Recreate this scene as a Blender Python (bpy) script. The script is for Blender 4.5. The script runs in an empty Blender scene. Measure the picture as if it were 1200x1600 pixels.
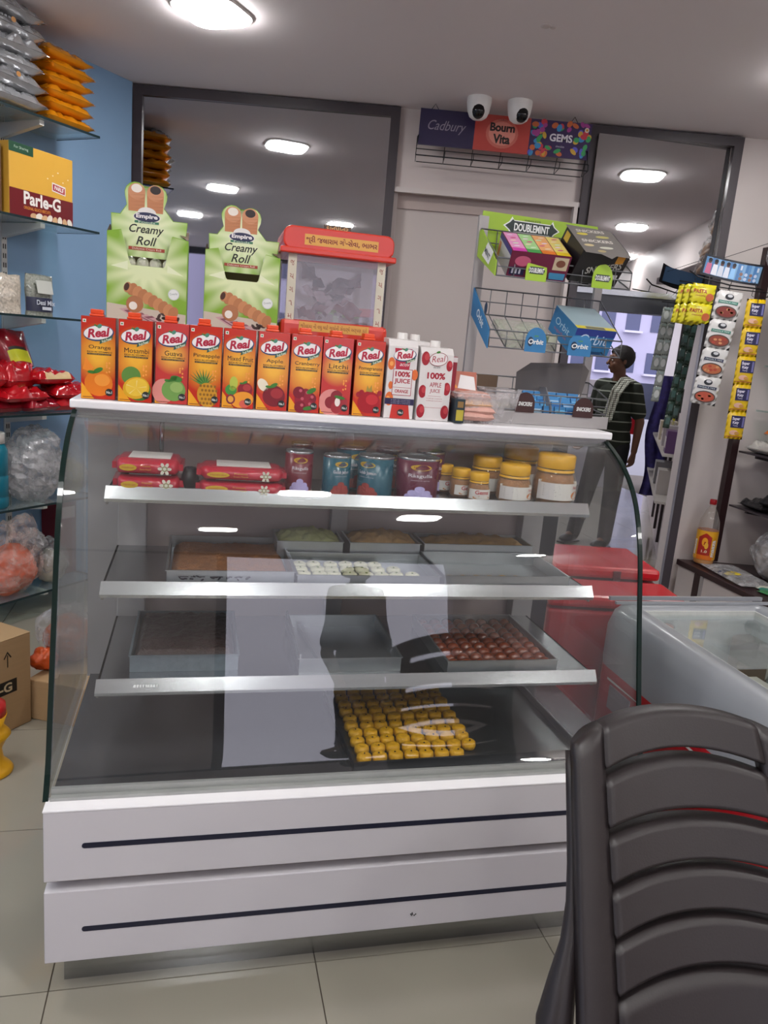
import bpy, bmesh, math, random
from mathutils import Vector, Matrix, noise, Euler
rnd = random.Random(7)
S = bpy.context.scene
COL = S.collection
R = math.radians
PI = math.pi

# ------------------------------------------------------------------ camera
cam_d = bpy.data.cameras.new('camera'); cam = bpy.data.objects.new('camera', cam_d); COL.objects.link(cam)
S.camera = cam
PITCH, ROLL, FPX, H = R(12.22), R(4.95), 1200.0, 1.45
_f = Vector((0, math.cos(PITCH), -math.sin(PITCH))); _r0 = Vector((1, 0, 0)); _u0 = _r0.cross(_f)
_r = math.cos(ROLL)*_r0 + math.sin(ROLL)*_u0; _u = -math.sin(ROLL)*_r0 + math.cos(ROLL)*_u0
cam.matrix_world = Matrix.Translation((0, 0, H)) @ Matrix((_r, _u, -_f)).transposed().to_4x4()
cam_d.sensor_fit = 'VERTICAL'; cam_d.sensor_height = 36; cam_d.lens = FPX/1600*36
cam_d.clip_start = .02; cam_d.clip_end = 300

# ------------------------------------------------------------------ world and exposure
w = bpy.data.worlds.new('world'); S.world = w; w.use_nodes = True
wn = w.node_tree; bg = wn.nodes['Background']
bg.inputs['Color'].default_value = (.86, .84, 1.0, 1); bg.inputs['Strength'].default_value = 2.4
S.view_settings.view_transform = 'Standard'; S.view_settings.look = 'None'; S.view_settings.gamma = 1
S.view_settings.use_curve_mapping = False
S.view_settings.exposure = 0.15
LAMP = 75.0          # radiance of the ceiling lamp discs

# ------------------------------------------------------------------ materials
def srgb(h):
    if isinstance(h, (tuple, list)): return tuple(h)[:3]
    h = h.lstrip('#'); c = [int(h[i:i+2], 16)/255 for i in (0, 2, 4)]
    return tuple(x/12.92 if x <= .04045 else ((x+.055)/1.055)**2.4 for x in c)
MATS = {}
def pm(name, color, rough=.5, metal=0, amt=.08, scale=12, bump=0, bscale=None, coat=0, alpha=1, emit=0, spec=.5, stretch=None):
    """procedural material: base colour broken up by noise, with roughness variation and fine relief"""
    if name in MATS: return MATS[name]
    m = bpy.data.materials.new(name); m.use_nodes = True; MATS[name] = m
    nt = m.node_tree; b = nt.nodes['Principled BSDF']; c = srgb(color)
    tc = nt.nodes.new('ShaderNodeTexCoord'); nz = nt.nodes.new('ShaderNodeTexNoise')
    src = tc.outputs['Object']
    if stretch:
        mp = nt.nodes.new('ShaderNodeMapping'); mp.inputs['Scale'].default_value = stretch
        nt.links.new(src, mp.inputs[0]); src = mp.outputs[0]
    nt.links.new(src, nz.inputs['Vector']); nz.inputs['Scale'].default_value = scale; nz.inputs['Detail'].default_value = 3
    mx = nt.nodes.new('ShaderNodeMix'); mx.data_type = 'RGBA'
    mx.inputs['A'].default_value = (*[x*(1-amt) for x in c], 1); mx.inputs['B'].default_value = (*[min(1, x*(1+amt)) for x in c], 1)
    nt.links.new(nz.outputs['Fac'], mx.inputs['Factor']); nt.links.new(mx.outputs['Result'], b.inputs['Base Color'])
    mr = nt.nodes.new('ShaderNodeMapRange'); mr.inputs['To Min'].default_value = max(.02, rough*.85); mr.inputs['To Max'].default_value = min(1, rough*1.15)
    nt.links.new(nz.outputs['Fac'], mr.inputs['Value']); nt.links.new(mr.outputs['Result'], b.inputs['Roughness'])
    b.inputs['Metallic'].default_value = metal; b.inputs['Coat Weight'].default_value = coat; b.inputs['Specular IOR Level'].default_value = spec
    b.inputs['Alpha'].default_value = alpha
    if emit:
        b.inputs['Emission Color'].default_value = (*c, 1); b.inputs['Emission Strength'].default_value = emit
    if bump:
        n2 = nt.nodes.new('ShaderNodeTexNoise'); n2.inputs['Scale'].default_value = bscale or scale*4; n2.inputs['Detail'].default_value = 4
        nt.links.new(src, n2.inputs['Vector'])
        bp = nt.nodes.new('ShaderNodeBump'); bp.inputs['Strength'].default_value = bump; bp.inputs['Distance'].default_value = .01
        nt.links.new(n2.outputs['Fac'], bp.inputs['Height']); nt.links.new(bp.outputs['Normal'], b.inputs['Normal'])
    return m
def glass_mat(name, tint=(.93, .97, .95), refl=1.0, rough=0.0, haze=0.0, hazecol=(.8, .8, .82)):
    """thin pane: passes light straight through, mirrors by fresnel, with an optional film of dust"""
    m = bpy.data.materials.new(name); m.use_nodes = True; MATS[name] = m; nt = m.node_tree
    for n in list(nt.nodes):
        if n.type != 'OUTPUT_MATERIAL': nt.nodes.remove(n)
    out = nt.nodes[0]
    tr = nt.nodes.new('ShaderNodeBsdfTransparent'); tr.inputs[0].default_value = (*tint, 1)
    gl = nt.nodes.new('ShaderNodeBsdfGlossy'); gl.inputs['Roughness'].default_value = rough; gl.inputs[0].default_value = (1, 1, 1, 1)
    fr = nt.nodes.new('ShaderNodeFresnel')
    ge = nt.nodes.new('ShaderNodeNewGeometry'); ir = nt.nodes.new('ShaderNodeMapRange'); ir.inputs['To Min'].default_value = 1.5; ir.inputs['To Max'].default_value = 1/1.5
    nt.links.new(ge.outputs['Backfacing'], ir.inputs['Value']); nt.links.new(ir.outputs['Result'], fr.inputs['IOR'])   # same reflectance entering and leaving the pane
    ml = nt.nodes.new('ShaderNodeMath'); ml.operation = 'MULTIPLY'; ml.inputs[1].default_value = refl; nt.links.new(fr.outputs[0], ml.inputs[0])
    mx = nt.nodes.new('ShaderNodeMixShader'); nt.links.new(ml.outputs[0], mx.inputs[0]); nt.links.new(tr.outputs[0], mx.inputs[1]); nt.links.new(gl.outputs[0], mx.inputs[2])
    last = mx.outputs[0]
    if haze:
        df = nt.nodes.new('ShaderNodeBsdfDiffuse'); df.inputs[0].default_value = (*hazecol, 1)
        nz = nt.nodes.new('ShaderNodeTexNoise'); nz.inputs['Scale'].default_value = 9; nz.inputs['Detail'].default_value = 6
        tc = nt.nodes.new('ShaderNodeTexCoord'); nt.links.new(tc.outputs['Object'], nz.inputs['Vector'])
        mm = nt.nodes.new('ShaderNodeMath'); mm.operation = 'MULTIPLY'; mm.inputs[1].default_value = haze*2; nt.links.new(nz.outputs['Fac'], mm.inputs[0])
        m2 = nt.nodes.new('ShaderNodeMixShader'); nt.links.new(mm.outputs[0], m2.inputs[0]); nt.links.new(last, m2.inputs[1]); nt.links.new(df.outputs[0], m2.inputs[2]); last = m2.outputs[0]
    nt.links.new(last, out.inputs[0]); return m
def film_mat(name, col=(.85, .85, .87), clear=.55, rough=.15):
    """thin crinkled plastic film"""
    m = bpy.data.materials.new(name); m.use_nodes = True; MATS[name] = m; nt = m.node_tree
    b = nt.nodes['Principled BSDF']; b.inputs['Base Color'].default_value = (*srgb(col), 1); b.inputs['Roughness'].default_value = rough
    b.inputs['Specular IOR Level'].default_value = .8
    out = [n for n in nt.nodes if n.type == 'OUTPUT_MATERIAL'][0]
    tr = nt.nodes.new('ShaderNodeBsdfTransparent'); mx = nt.nodes.new('ShaderNodeMixShader')
    nz = nt.nodes.new('ShaderNodeTexNoise'); nz.inputs['Scale'].default_value = 25; nz.inputs['Detail'].default_value = 5
    tc = nt.nodes.new('ShaderNodeTexCoord'); nt.links.new(tc.outputs['Object'], nz.inputs['Vector'])
    mr = nt.nodes.new('ShaderNodeMapRange'); mr.inputs['From Min'].default_value = .35; mr.inputs['From Max'].default_value = .65
    mr.inputs['To Min'].default_value = max(0, clear-.25); mr.inputs['To Max'].default_value = min(1, clear+.2)
    nt.links.new(nz.outputs['Fac'], mr.inputs['Value']); nt.links.new(mr.outputs['Result'], mx.inputs[0])
    nt.links.new(b.outputs[0], mx.inputs[1]); nt.links.new(tr.outputs[0], mx.inputs[2]); nt.links.new(mx.outputs[0], out.inputs[0])
    bp = nt.nodes.new('ShaderNodeBump'); bp.inputs['Strength'].default_value = .6; bp.inputs['Distance'].default_value = .01
    nt.links.new(nz.outputs['Fac'], bp.inputs['Height']); nt.links.new(bp.outputs['Normal'], b.inputs['Normal'])
    return m
def radial_mat(name, c0, c1, centre, r0, r1, rough=.25, rays=0, stretch=(1, 1, 1)):
    """printed board whose ink runs from c0 at the centre to c1, in the sheet's own coordinates"""
    m = bpy.data.materials.new(name); m.use_nodes = True; MATS[name] = m; nt = m.node_tree
    b = nt.nodes['Principled BSDF']; b.inputs['Roughness'].default_value = rough
    tc = nt.nodes.new('ShaderNodeTexCoord'); mp = nt.nodes.new('ShaderNodeMapping'); mp.vector_type = 'POINT'
    mp.inputs['Location'].default_value = (-centre[0]*stretch[0], -centre[1]*stretch[1], 0); mp.inputs['Scale'].default_value = stretch
    nt.links.new(tc.outputs['Object'], mp.inputs[0])
    sp = nt.nodes.new('ShaderNodeSeparateXYZ'); nt.links.new(mp.outputs[0], sp.inputs[0])
    def M(op, a, b_=None):
        n = nt.nodes.new('ShaderNodeMath'); n.operation = op
        for i, x in enumerate((a, b_)):
            if x is None: continue
            if isinstance(x, (int, float)): n.inputs[i].default_value = x
            else: nt.links.new(x, n.inputs[i])
        return n.outputs[0]
    d = M('SQRT', M('ADD', M('MULTIPLY', sp.outputs[0], sp.outputs[0]), M('MULTIPLY', sp.outputs[1], sp.outputs[1])))
    if rays:
        an = M('ARCTAN2', sp.outputs[1], sp.outputs[0]); d = M('MULTIPLY', d, M('ADD', M('MULTIPLY', M('SINE', M('MULTIPLY', an, rays)), .22), 1))
    mr = nt.nodes.new('ShaderNodeMapRange'); mr.inputs['From Min'].default_value = r0; mr.inputs['From Max'].default_value = r1
    nt.links.new(d, mr.inputs['Value'])
    mx = nt.nodes.new('ShaderNodeMix'); mx.data_type = 'RGBA'; mx.inputs['A'].default_value = (*srgb(c0), 1); mx.inputs['B'].default_value = (*srgb(c1), 1)
    nt.links.new(mr.outputs['Result'], mx.inputs['Factor']); nt.links.new(mx.outputs['Result'], b.inputs['Base Color'])
    return m
def stripe_mat(name, c0, c1, freq, duty, axis=2, rough=.85, c2=None):
    m = bpy.data.materials.new(name); m.use_nodes = True; MATS[name] = m; nt = m.node_tree
    b = nt.nodes['Principled BSDF']; b.inputs['Roughness'].default_value = rough
    tc = nt.nodes.new('ShaderNodeTexCoord'); nz = nt.nodes.new('ShaderNodeTexNoise'); nz.inputs['Scale'].default_value = 3
    nt.links.new(tc.outputs['Object'], nz.inputs['Vector'])
    sp = nt.nodes.new('ShaderNodeSeparateXYZ'); nt.links.new(tc.outputs['Object'], sp.inputs[0])
    def band(ax, fr, du):
        a = nt.nodes.new('ShaderNodeMath'); a.operation = 'MULTIPLY_ADD'; a.inputs[1].default_value = fr; nt.links.new(sp.outputs[ax], a.inputs[0])
        k = nt.nodes.new('ShaderNodeMath'); k.operation = 'MULTIPLY'; k.inputs[1].default_value = .35; nt.links.new(nz.outputs['Fac'], k.inputs[0]); nt.links.new(k.outputs[0], a.inputs[2])
        f = nt.nodes.new('ShaderNodeMath'); f.operation = 'FRACT'; nt.links.new(a.outputs[0], f.inputs[0])
        l = nt.nodes.new('ShaderNodeMath'); l.operation = 'LESS_THAN'; l.inputs[1].default_value = du; nt.links.new(f.outputs[0], l.inputs[0]); return l.outputs[0]
    mx = nt.nodes.new('ShaderNodeMix'); mx.data_type = 'RGBA'; mx.inputs['A'].default_value = (*srgb(c0), 1); mx.inputs['B'].default_value = (*srgb(c1), 1)
    nt.links.new(band(axis, freq, duty), mx.inputs['Factor']); res = mx.outputs['Result']
    if c2:
        m2 = nt.nodes.new('ShaderNodeMix'); m2.data_type = 'RGBA'; m2.inputs['B'].default_value = (*srgb(c2), 1)
        nt.links.new(res, m2.inputs['A']); nt.links.new(band(0, freq, duty), m2.inputs['Factor']); res = m2.outputs['Result']
    nt.links.new(res, b.inputs['Base Color']); return m

def P(color, rough=.35, **k):      # plain printed ink / small colour
    key = 'ink_' + (color if isinstance(color, str) else '_'.join('%.2f' % x for x in color)) + ('' if rough == .35 else '_%d' % (rough*100))
    return MATS.get(key) or pm(key, color, rough, amt=.04, scale=30, **k)
white_paint = pm('white_laminate', '#c6c3c7', .22, amt=.015, scale=4, bump=.02)
ledge_white = pm('white_edge', '#e6e4e6', .3, amt=.02)
navy = pm('navy_inlay', '#10142c', .35)
beige_board = pm('dusty_beige_board', '#a89c94', .7, amt=.14, scale=9, bump=.1)
steel = pm('brushed_steel', '#a9abad', .24, 1, amt=.06, scale=3, stretch=(1, 40, 40), bump=.03)
steel_lip = pm('polished_steel_lip', '#c3c5c8', .2, .9, amt=.05, scale=6, stretch=(1, 20, 20), bump=.02)
steel_deck = pm('dark_steel_deck', '#6c6c70', .25, .8, amt=.10, scale=5, stretch=(1, 12, 1), bump=.02)
tin = pm('tray_tin', '#b4b8ba', .34, .9, amt=.1, scale=18, bump=.05)
galv = pm('galvanised_tin', '#7d8890', .5, .7, amt=.28, scale=60, bump=.06)
aluminium = pm('aluminium_channel', '#a7a9a6', .4, .6, amt=.12, scale=20, bump=.05)
greypanel = pm('taupe_laminate_panel', '#ab9c97', .45, amt=.08, scale=5)
greypost = pm('grey_enamel', '#a39f9e', .4, .2, amt=.05)
dark_green = pm('dark_glass_edge', '#0c201c', .15, amt=.15)
case_glass = glass_mat('clear_case_glass', (.975, .985, .98), 1.0, 0, .008)
side_glass_m = glass_mat('side_case_glass', (.95, .975, .965), 1.0, 0, .015)
shelf_glass = glass_mat('shelf_glass', (.80, .90, .88), 1.2, 0, .06)
shelf_edge = pm('shelf_glass_edge', '#1a2c30', .2)
ceil_m = pm('ceiling_paint', '#e4dcde', .8, amt=.02, scale=2, bump=.02)
wall_m = pm('beige_wall_paint', '#c8bdba', .6, amt=.03, scale=3, bump=.03)
wall_w = pm('off_white_wall_paint', '#c9c0bd', .45, amt=.03, scale=3)
blue_m = pm('blue_wall_paint', '#7fa0c2', .45, amt=.04, scale=4, bump=.03)
frame_m = pm('dark_brown_laminate', '#3a3338', .35, amt=.1, scale=8)
brown_m = pm('maroon_brown_laminate', '#2f1c1e', .35, amt=.15, scale=10)
door_m = pm('door_laminate', '#b8aeaa', .35, amt=.03, scale=3)
tile_m = pm('glazed_floor_tile', '#938e81', .11, amt=.04, scale=5, coat=.2)
grout_m = pm('tile_grout', '#5b5348', .8)
mirror_m = pm('mirror_silver', '#c4c4c6', .015, 1, amt=.02, scale=5)
black = P('#111214'); white = P('#e6e4e2'); red = P('#b51522'); green = P('#3c7a2c')

# ------------------------------------------------------------------ geometry helpers
class G:
    def __init__(s): s.v = []; s.f = []; s.m = []; s.mats = []; s.sm = []
    def mi(s, m):
        if m not in s.mats: s.mats.append(m)
        return s.mats.index(m)
    def add(s, vs, fs, m, smooth=False, M=None):
        o = len(s.v); k = s.mi(m)
        s.v += [tuple(M @ Vector(p)) for p in vs] if M else [tuple(p) for p in vs]
        for f in fs: s.f.append([i+o for i in f]); s.m.append(k); s.sm.append(smooth)
        return s
    def box(s, a, b, m, M=None):
        x0, y0, z0 = a; x1, y1, z1 = b
        vs = [(x0,y0,z0),(x1,y0,z0),(x1,y1,z0),(x0,y1,z0),(x0,y0,z1),(x1,y0,z1),(x1,y1,z1),(x0,y1,z1)]
        return s.add(vs, [(0,3,2,1),(4,5,6,7),(0,1,5,4),(1,2,6,5),(2,3,7,6),(3,0,4,7)], m, False, M)
    def quad(s, p, m, M=None): return s.add(p, [tuple(range(len(p)))], m, False, M)
    def prism(s, poly, h0, h1, m, axis='z', M=None, smooth=False):
        f = {'z': lambda a, b, h: (a, b, h), 'y': lambda a, b, h: (a, h, b), 'x': lambda a, b, h: (h, a, b)}[axis]
        n = len(poly); vs = [f(*p, h0) for p in poly]+[f(*p, h1) for p in poly]
        fs = [tuple(range(n))[::-1], tuple(range(n, 2*n))]+[(i, (i+1) % n, n+(i+1) % n, n+i) for i in range(n)]
        return s.add(vs, fs, m, smooth, M)
    def lathe(s, prof, m, c=(0, 0, 0), n=24, M=None, smooth=True, cap=True):
        vs = []; fs = []
        for r, z in prof:
            for i in range(n):
                a = 2*PI*i/n; vs.append((c[0]+r*math.cos(a), c[1]+r*math.sin(a), c[2]+z))
        for j in range(len(prof)-1):
            for i in range(n): fs.append((j*n+i, j*n+(i+1) % n, (j+1)*n+(i+1) % n, (j+1)*n+i))
        s.add(vs, fs, m, smooth, M)
        if cap:
            s.add(vs[:n], [tuple(range(n))[::-1]], m, False, M); s.add(vs[-n:], [tuple(range(n))], m, False, M)
        return s
    def tube(s, pts, r, m, n=8, closed=False, M=None):
        pts = [Vector(p) for p in pts]; k = len(pts); vs = []; fs = []; up = None
        for i, p in enumerate(pts):
            a = pts[i-1] if (i or closed) else p; b = pts[(i+1) % k] if (i < k-1 or closed) else p
            t = (b-a).normalized()
            if up is None: up = Vector((0, 0, 1)) if abs(t.z) < .9 else Vector((1, 0, 0))
            x = t.cross(up).normalized(); y = x.cross(t).normalized(); up = y
            rr = r[i] if isinstance(r, (list, tuple)) else r
            for j in range(n):
                q = 2*PI*j/n; vs.append(p+x*math.cos(q)*rr+y*math.sin(q)*rr)
        for i in range(k if closed else k-1):
            for j in range(n): fs.append((i*n+j, i*n+(j+1) % n, ((i+1) % k)*n+(j+1) % n, ((i+1) % k)*n+j))
        if not closed: fs += [tuple(range(n))[::-1], tuple(range((k-1)*n, k*n))]
        return s.add(vs, fs, m, True, M)
    def grid(s, fn, nu, nv, m, smooth=True, M=None, mf=None):
        vs = [fn(i/nu, j/nv) for j in range(nv+1) for i in range(nu+1)]
        o = len(s.v); s.v += [tuple(M @ Vector(p)) for p in vs] if M else [tuple(p) for p in vs]
        for j in range(nv):
            for i in range(nu):
                a = o+j*(nu+1)+i; s.f.append([a, a+1, a+nu+2, a+nu+1])
                s.m.append(s.mi(mf((i+.5)/nu, (j+.5)/nv) if mf else m)); s.sm.append(smooth)
        return s
    def ball(s, c, r, m, nu=16, nv=10, M=None, fn=None):
        if not isinstance(r, (tuple, list)): r = (r, r, r)
        vs = []; fs = []
        for j in range(nv+1):
            t = PI*j/nv
            for i in range(nu):
                a = 2*PI*i/nu; d = Vector((math.sin(t)*math.cos(a), math.sin(t)*math.sin(a), math.cos(t)))
                k = fn(d) if fn else 1
                vs.append((c[0]+d.x*r[0]*k, c[1]+d.y*r[1]*k, c[2]+d.z*r[2]*k))
        for j in range(nv):
            for i in range(nu): fs.append((j*nu+i, (j+1)*nu+i, (j+1)*nu+(i+1) % nu, j*nu+(i+1) % nu))
        return s.add(vs, fs, m, True, M)
    def capsule(s, p0, p1, r0, r1, m, n=14, sq=(1, 1)):
        p0, p1 = Vector(p0), Vector(p1); d = p1-p0; L = d.length; q = d.to_track_quat('Z', 'Y').to_matrix().to_4x4()
        prof = [(r0*math.cos(t), r0*math.sin(t)) for t in [-PI/2+.15, -1.1, -.7, -.35, 0]]+[(r1*math.cos(t), L+r1*math.sin(t)) for t in [0, .35, .7, 1.1, PI/2-.15]]
        return s.lathe(prof, m, n=n, M=Matrix.Translation(p0) @ q @ Matrix.Diagonal((sq[0], sq[1], 1, 1)))
    def mesh(s, name):
        me = bpy.data.meshes.new(name); me.from_pydata(s.v, [], s.f)
        for m in s.mats: me.materials.append(m)
        me.polygons.foreach_set('material_index', s.m); me.polygons.foreach_set('use_smooth', s.sm); me.update()
        bm = bmesh.new(); bm.from_mesh(me); bmesh.ops.remove_doubles(bm, verts=bm.verts, dist=1e-6)
        bmesh.ops.recalc_face_normals(bm, faces=bm.faces) if s.__dict__.get('fixn', True) else None
        bm.to_mesh(me); bm.free(); return me
def link(name, me, parent=None, loc=(0, 0, 0), rot=(0, 0, 0), bevel=0):
    o = bpy.data.objects.new(name, me); COL.objects.link(o); o.location = loc; o.rotation_euler = rot
    if parent: o.parent = parent
    if bevel:
        b = o.modifiers.new('bevel', 'BEVEL'); b.width = bevel; b.segments = 2; b.limit_method = 'ANGLE'; b.angle_limit = R(40)
    return o
def part(name, g, parent, loc=(0, 0, 0), rot=(0, 0, 0), bevel=0, label=None, stuff=False):
    o = link(name, g.mesh(name), parent, loc, rot, bevel)
    if label: o['label'] = label
    if stuff: o['kind'] = 'stuff'
    return o
def tag(o, label, cat, group=None):
    o['label'] = label; o['category'] = cat
    if group: o['group'] = group
    return o
def thing(name, label, cat, loc=(0, 0, 0), rotz=0, group=None, rot=None):
    o = bpy.data.objects.new(name, None); COL.objects.link(o); o.empty_display_size = .05
    o.location = loc; o.rotation_euler = rot if rot else (0, 0, rotz)
    return tag(o, label, cat, group)
def solo(name, g, label, cat, loc=(0, 0, 0), rot=(0, 0, 0), group=None, bevel=0):
    return tag(link(name, g.mesh(name), None, loc, rot, bevel), label, cat, group)
def struct(name, g=None, parent=None, loc=(0, 0, 0), rot=(0, 0, 0), bevel=0):
    o = link(name, g.mesh(name), parent, loc, rot, bevel) if g else thing(name, '', '', loc)
    if not g: del o['label']; del o['category']
    if not parent: o['kind'] = 'structure'
    return o
def dup(root, loc, rot, label=None, group=None):
    r = root.copy(); COL.objects.link(r); r.location = loc; r.rotation_euler = rot
    if label: r['label'] = label
    if group: r['group'] = group
    for ch in list(root.children):
        c = ch.copy(); COL.objects.link(c); c.parent = r
        for g2 in list(ch.children):
            d = g2.copy(); COL.objects.link(d); d.parent = c
    return r

FONTS = {}
def find_font(n):
    import os
    if n not in FONTS:
        FONTS[n] = None
        base = bpy.utils.system_resource('DATAFILES')
        p = os.path.join(base, 'fonts', n)
        if os.path.exists(p): FONTS[n] = bpy.data.fonts.load(p)
    return FONTS[n]
_tc = {}
def text_geo(t, shear=0, bold=0, font=None):
    k = (t, shear, bold, font)
    if k in _tc: return _tc[k]
    cu = bpy.data.curves.new('lettering', 'FONT'); cu.body = t; cu.align_x = 'CENTER'; cu.align_y = 'CENTER'; cu.shear = shear; cu.offset = bold
    cu.resolution_u = 3
    if font:
        f = find_font(font)
        if f: cu.font = f
    o = bpy.data.objects.new('lettering', cu); COL.objects.link(o)
    dg = bpy.context.evaluated_depsgraph_get(); me = bpy.data.meshes.new_from_object(o.evaluated_get(dg))
    vs = [v.co.copy() for v in me.vertices]; fs = [tuple(p.vertices) for p in me.polygons]
    bpy.data.objects.remove(o); bpy.data.meshes.remove(me)
    if vs:
        x0 = min(v.x for v in vs); x1 = max(v.x for v in vs); y0 = min(v.y for v in vs); y1 = max(v.y for v in vs)
        vs = [((v.x-x0)/(x1-x0)-.5, (v.y-y0)/(y1-y0)-.5) for v in vs]
    _tc[k] = (vs, fs); return _tc[k]
GUJ = 'NotoSansGujarati-Regular.woff2'
class Pr:
    """flat print: coloured shapes and lettering laid on a sheet in (u, v), each layer a hair above the last"""
    def __init__(s, step=.00022): s.g = G(); s.g.fixn = False; s.step = step
    def poly(s, p, m, k=1):
        a = sum(p[i][0]*p[(i+1) % len(p)][1]-p[(i+1) % len(p)][0]*p[i][1] for i in range(len(p)))
        if a < 0: p = p[::-1]
        s.g.add([(u, v, k*s.step) for u, v in p], [tuple(range(len(p)))], m); return s
    def rect(s, a, b, c, d, m, k=1): return s.poly([(a, b), (c, b), (c, d), (a, d)], m, k)
    def ell(s, cu, cv, ru, rv, m, k=1, rot=0, n=24, a0=0, a1=2*PI):
        c, q = math.cos(rot), math.sin(rot); full = a1-a0 > 6.2
        pts = [(ru*math.cos(a0+(a1-a0)*i/(n if full else n-1)), rv*math.sin(a0+(a1-a0)*i/(n if full else n-1))) for i in range(n)]
        return s.poly([(cu+x*c-y*q, cv+x*q+y*c) for x, y in pts], m, k)
    def text(s, t, cu, cv, wd, ht, m, k=2, shear=0, bold=0, rot=0, font=None):
        vs, fs = text_geo(t, shear, bold, font); c, q = math.cos(rot), math.sin(rot)
        s.g.add([(cu+x*wd*c-y*ht*q, cv+x*wd*q+y*ht*c, k*s.step) for x, y in vs], fs, m); return s
    def build(s, parent, o=(0, 0, 0), rot=(PI/2, 0, 0), name='printed_front', warp=None, label=None):
        if warp: s.g.v = [warp(*p) for p in s.g.v]
        ob = link(name, s.g.mesh(name), parent, o, rot)
        if label: ob['label'] = label
        return ob
FRONT = (PI/2, 0, 0)          # sheet facing local -y, u to the right, v up

YAW = R(14.26); CX, CY = -.64, 1.3875
def W(a, b, z): return (CX+a*math.cos(YAW)-b*math.sin(YAW), CY+a*math.sin(YAW)+b*math.cos(YAW), z)
L = 1.3946

# ------------------------------------------------------------------ setting
# the room widens towards the street behind the camera: left wall runs from the corner (-1.53, 4.45)
YB = 4.48
def wl(y): return -1.53-.486*(4.45-y)
def wr(y): return 2.30+.25*(4.48-y)
YF = -3.6
g = G(); g.prism([(wl(YF)-.1, YF-1.5), (5.5, YF-1.5), (5.5, 10.5), (-2.5, 10.5), (-2.5, 4.6), (wl(4.45)-.1, 4.6)], -.06, -.004, grout_m)
floor = struct('floor', g)
gt = G(); TS = .594; gt.box((0, 0, -.004), (TS-.003, TS-.003, 0), tile_m); tm = gt.mesh('floor_tile'); nt_ = 0
for i in range(-8, 9):
    for j in range(-7, 16):
        x, y, _ = W(.003+i*TS, .033+j*TS-TS, 0)
        if -3.4 < y < 10 and wl(min(y, 4.2))-.5 < x < (wr(y) if y < 4.3 else 3.6) and not (y > 4.3 and x < -.6) and abs(x) < 4.6:
            o = link('floor_tile', tm, floor, (x, y, 0), (0, 0, YAW)); nt_ += 1
# ceiling
g = G(); g.prism([(wl(YF)-.1, YF), (5.2, YF), (5.2, 10.5), (-2.5, 10.5), (-2.5, 4.6), (wl(4.45)-.1, 4.55)], 2.70, 2.76, ceil_m); struct('ceiling', g)
# left wall (blue)
def wallslab(name, p, q, z0, z1, th, m, hole=None):
    p, q = Vector(p), Vector(q); d = (q-p).normalized(); n = Vector((-d.y, d.x))*th
    g = G(); g.prism([tuple(p), tuple(q), tuple(q+n), tuple(p+n)], z0, z1, m); return struct(name, g)
wallslab('wall_left', (wl(YF), YF), (-1.53, 4.45), 0, 2.7, .1, blue_m)
wallslab('wall_right', (2.32, 4.60), (wr(YF)+.1, YF), 0, 2.7, .1, wall_w)
# back wall around the door recess and the passage
g = G()
g.box((-1.70, YB+.02, 0), (-.075, YB+.12, 2.7), wall_m)            # behind the left mirror
g.box((-.075, YB+.02, 2.28), (.925, YB+.12, 2.7), wall_m)          # over the sliding door
g.box((.895, YB+.02, 0), (.945, YB+.12, 2.28), wall_m)
g.box((.925, YB+.04, 1.80), (1.74, YB+.12, 2.7), wall_m)           # over the passage
g.box((1.70, YB+.02, 0), (2.42, YB+.12, 2.7), wall_w)
struct('wall_back', g)
g = G(); g.box((-.075, YB+.075, 0), (.905, YB+.115, 2.28), door_m); d1 = struct('door_1', g)
g = G(); g.box((-.10, YB-.012, 2.272), (.925, YB+.02, 2.297), wall_w); part('door_head_trim', g, d1)
g = G(); g.box((.892, YB-.012, 0), (.912, YB+.07, 2.272), wall_w); part('door_jamb', g, d1)
g = G(); g.box((-.075, YB+.06, 2.2), (.905, YB+.075, 2.28), greypanel); part('door_track', g, d1)
# passage beyond
g = G(); g.box((-1.2, YB+.12, 0), (-1.1, 10, 2.7), wall_m); struct('wall_passage_left', g)
wallslab('wall_passage_right', (3.25, 9.6), (1.80, YB+.12), 0, 2.7, .1, wall_w)
g = G(); g.box((-1.2, 9.6, 2.12), (3.4, 9.75, 2.7), P('#2a2c33')); struct('trim_1', g)
# shopfront behind the camera
dkf = P('#2a2c33')
g = G(); g.box((wl(YF)-.1, YF-.1, 2.60), (5.2, YF, 2.7), dkf); g.box((wl(YF)-.1, YF-.1, 0), (wl(YF)+.5, YF, 2.6), wall_m)
g.box((-2.2, YF-.1, 0), (1.15, YF, 2.6), wall_m); g.box((1.15, YF-.1, 0), (1.25, YF, 2.6), dkf); g.box((3.75, YF-.1, 0), (5.2, YF, 2.6), wall_m); struct('wall_front', g)

# mirrors with dark frames
def mirror(x0, x1, z0, z1, fr, label, bottom=True):
    t = thing('wall_mirror', label, 'mirror', ((x0+x1)/2, YB, z0))
    hx = (x1-x0)/2; h = z1-z0
    g = G(); g.box((-hx+fr, -.004, (fr if bottom else 0)), (hx-fr, .018, h-fr), mirror_m); part('mirror_glass', g, t)
    for a, b in (((-hx, -.02, 0), (-hx+fr, .018, h)), ((hx-fr, -.02, 0), (hx, .018, h))):
        g = G(); g.box(a, b, frame_m); part('frame_stile', g, t)
    g = G(); g.box((-hx+fr, -.02, h-fr), (hx-fr, .018, h), frame_m); part('frame_rail', g, t)
    if bottom: g = G(); g.box((-hx+fr, -.02, 0), (hx-fr, .018, fr), frame_m); part('frame_rail', g, t)
    return t
mirror(-1.53, -.095, .9, 2.695, .05, 'wide wall mirror in dark frame behind the green roll boxes', True)
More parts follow.
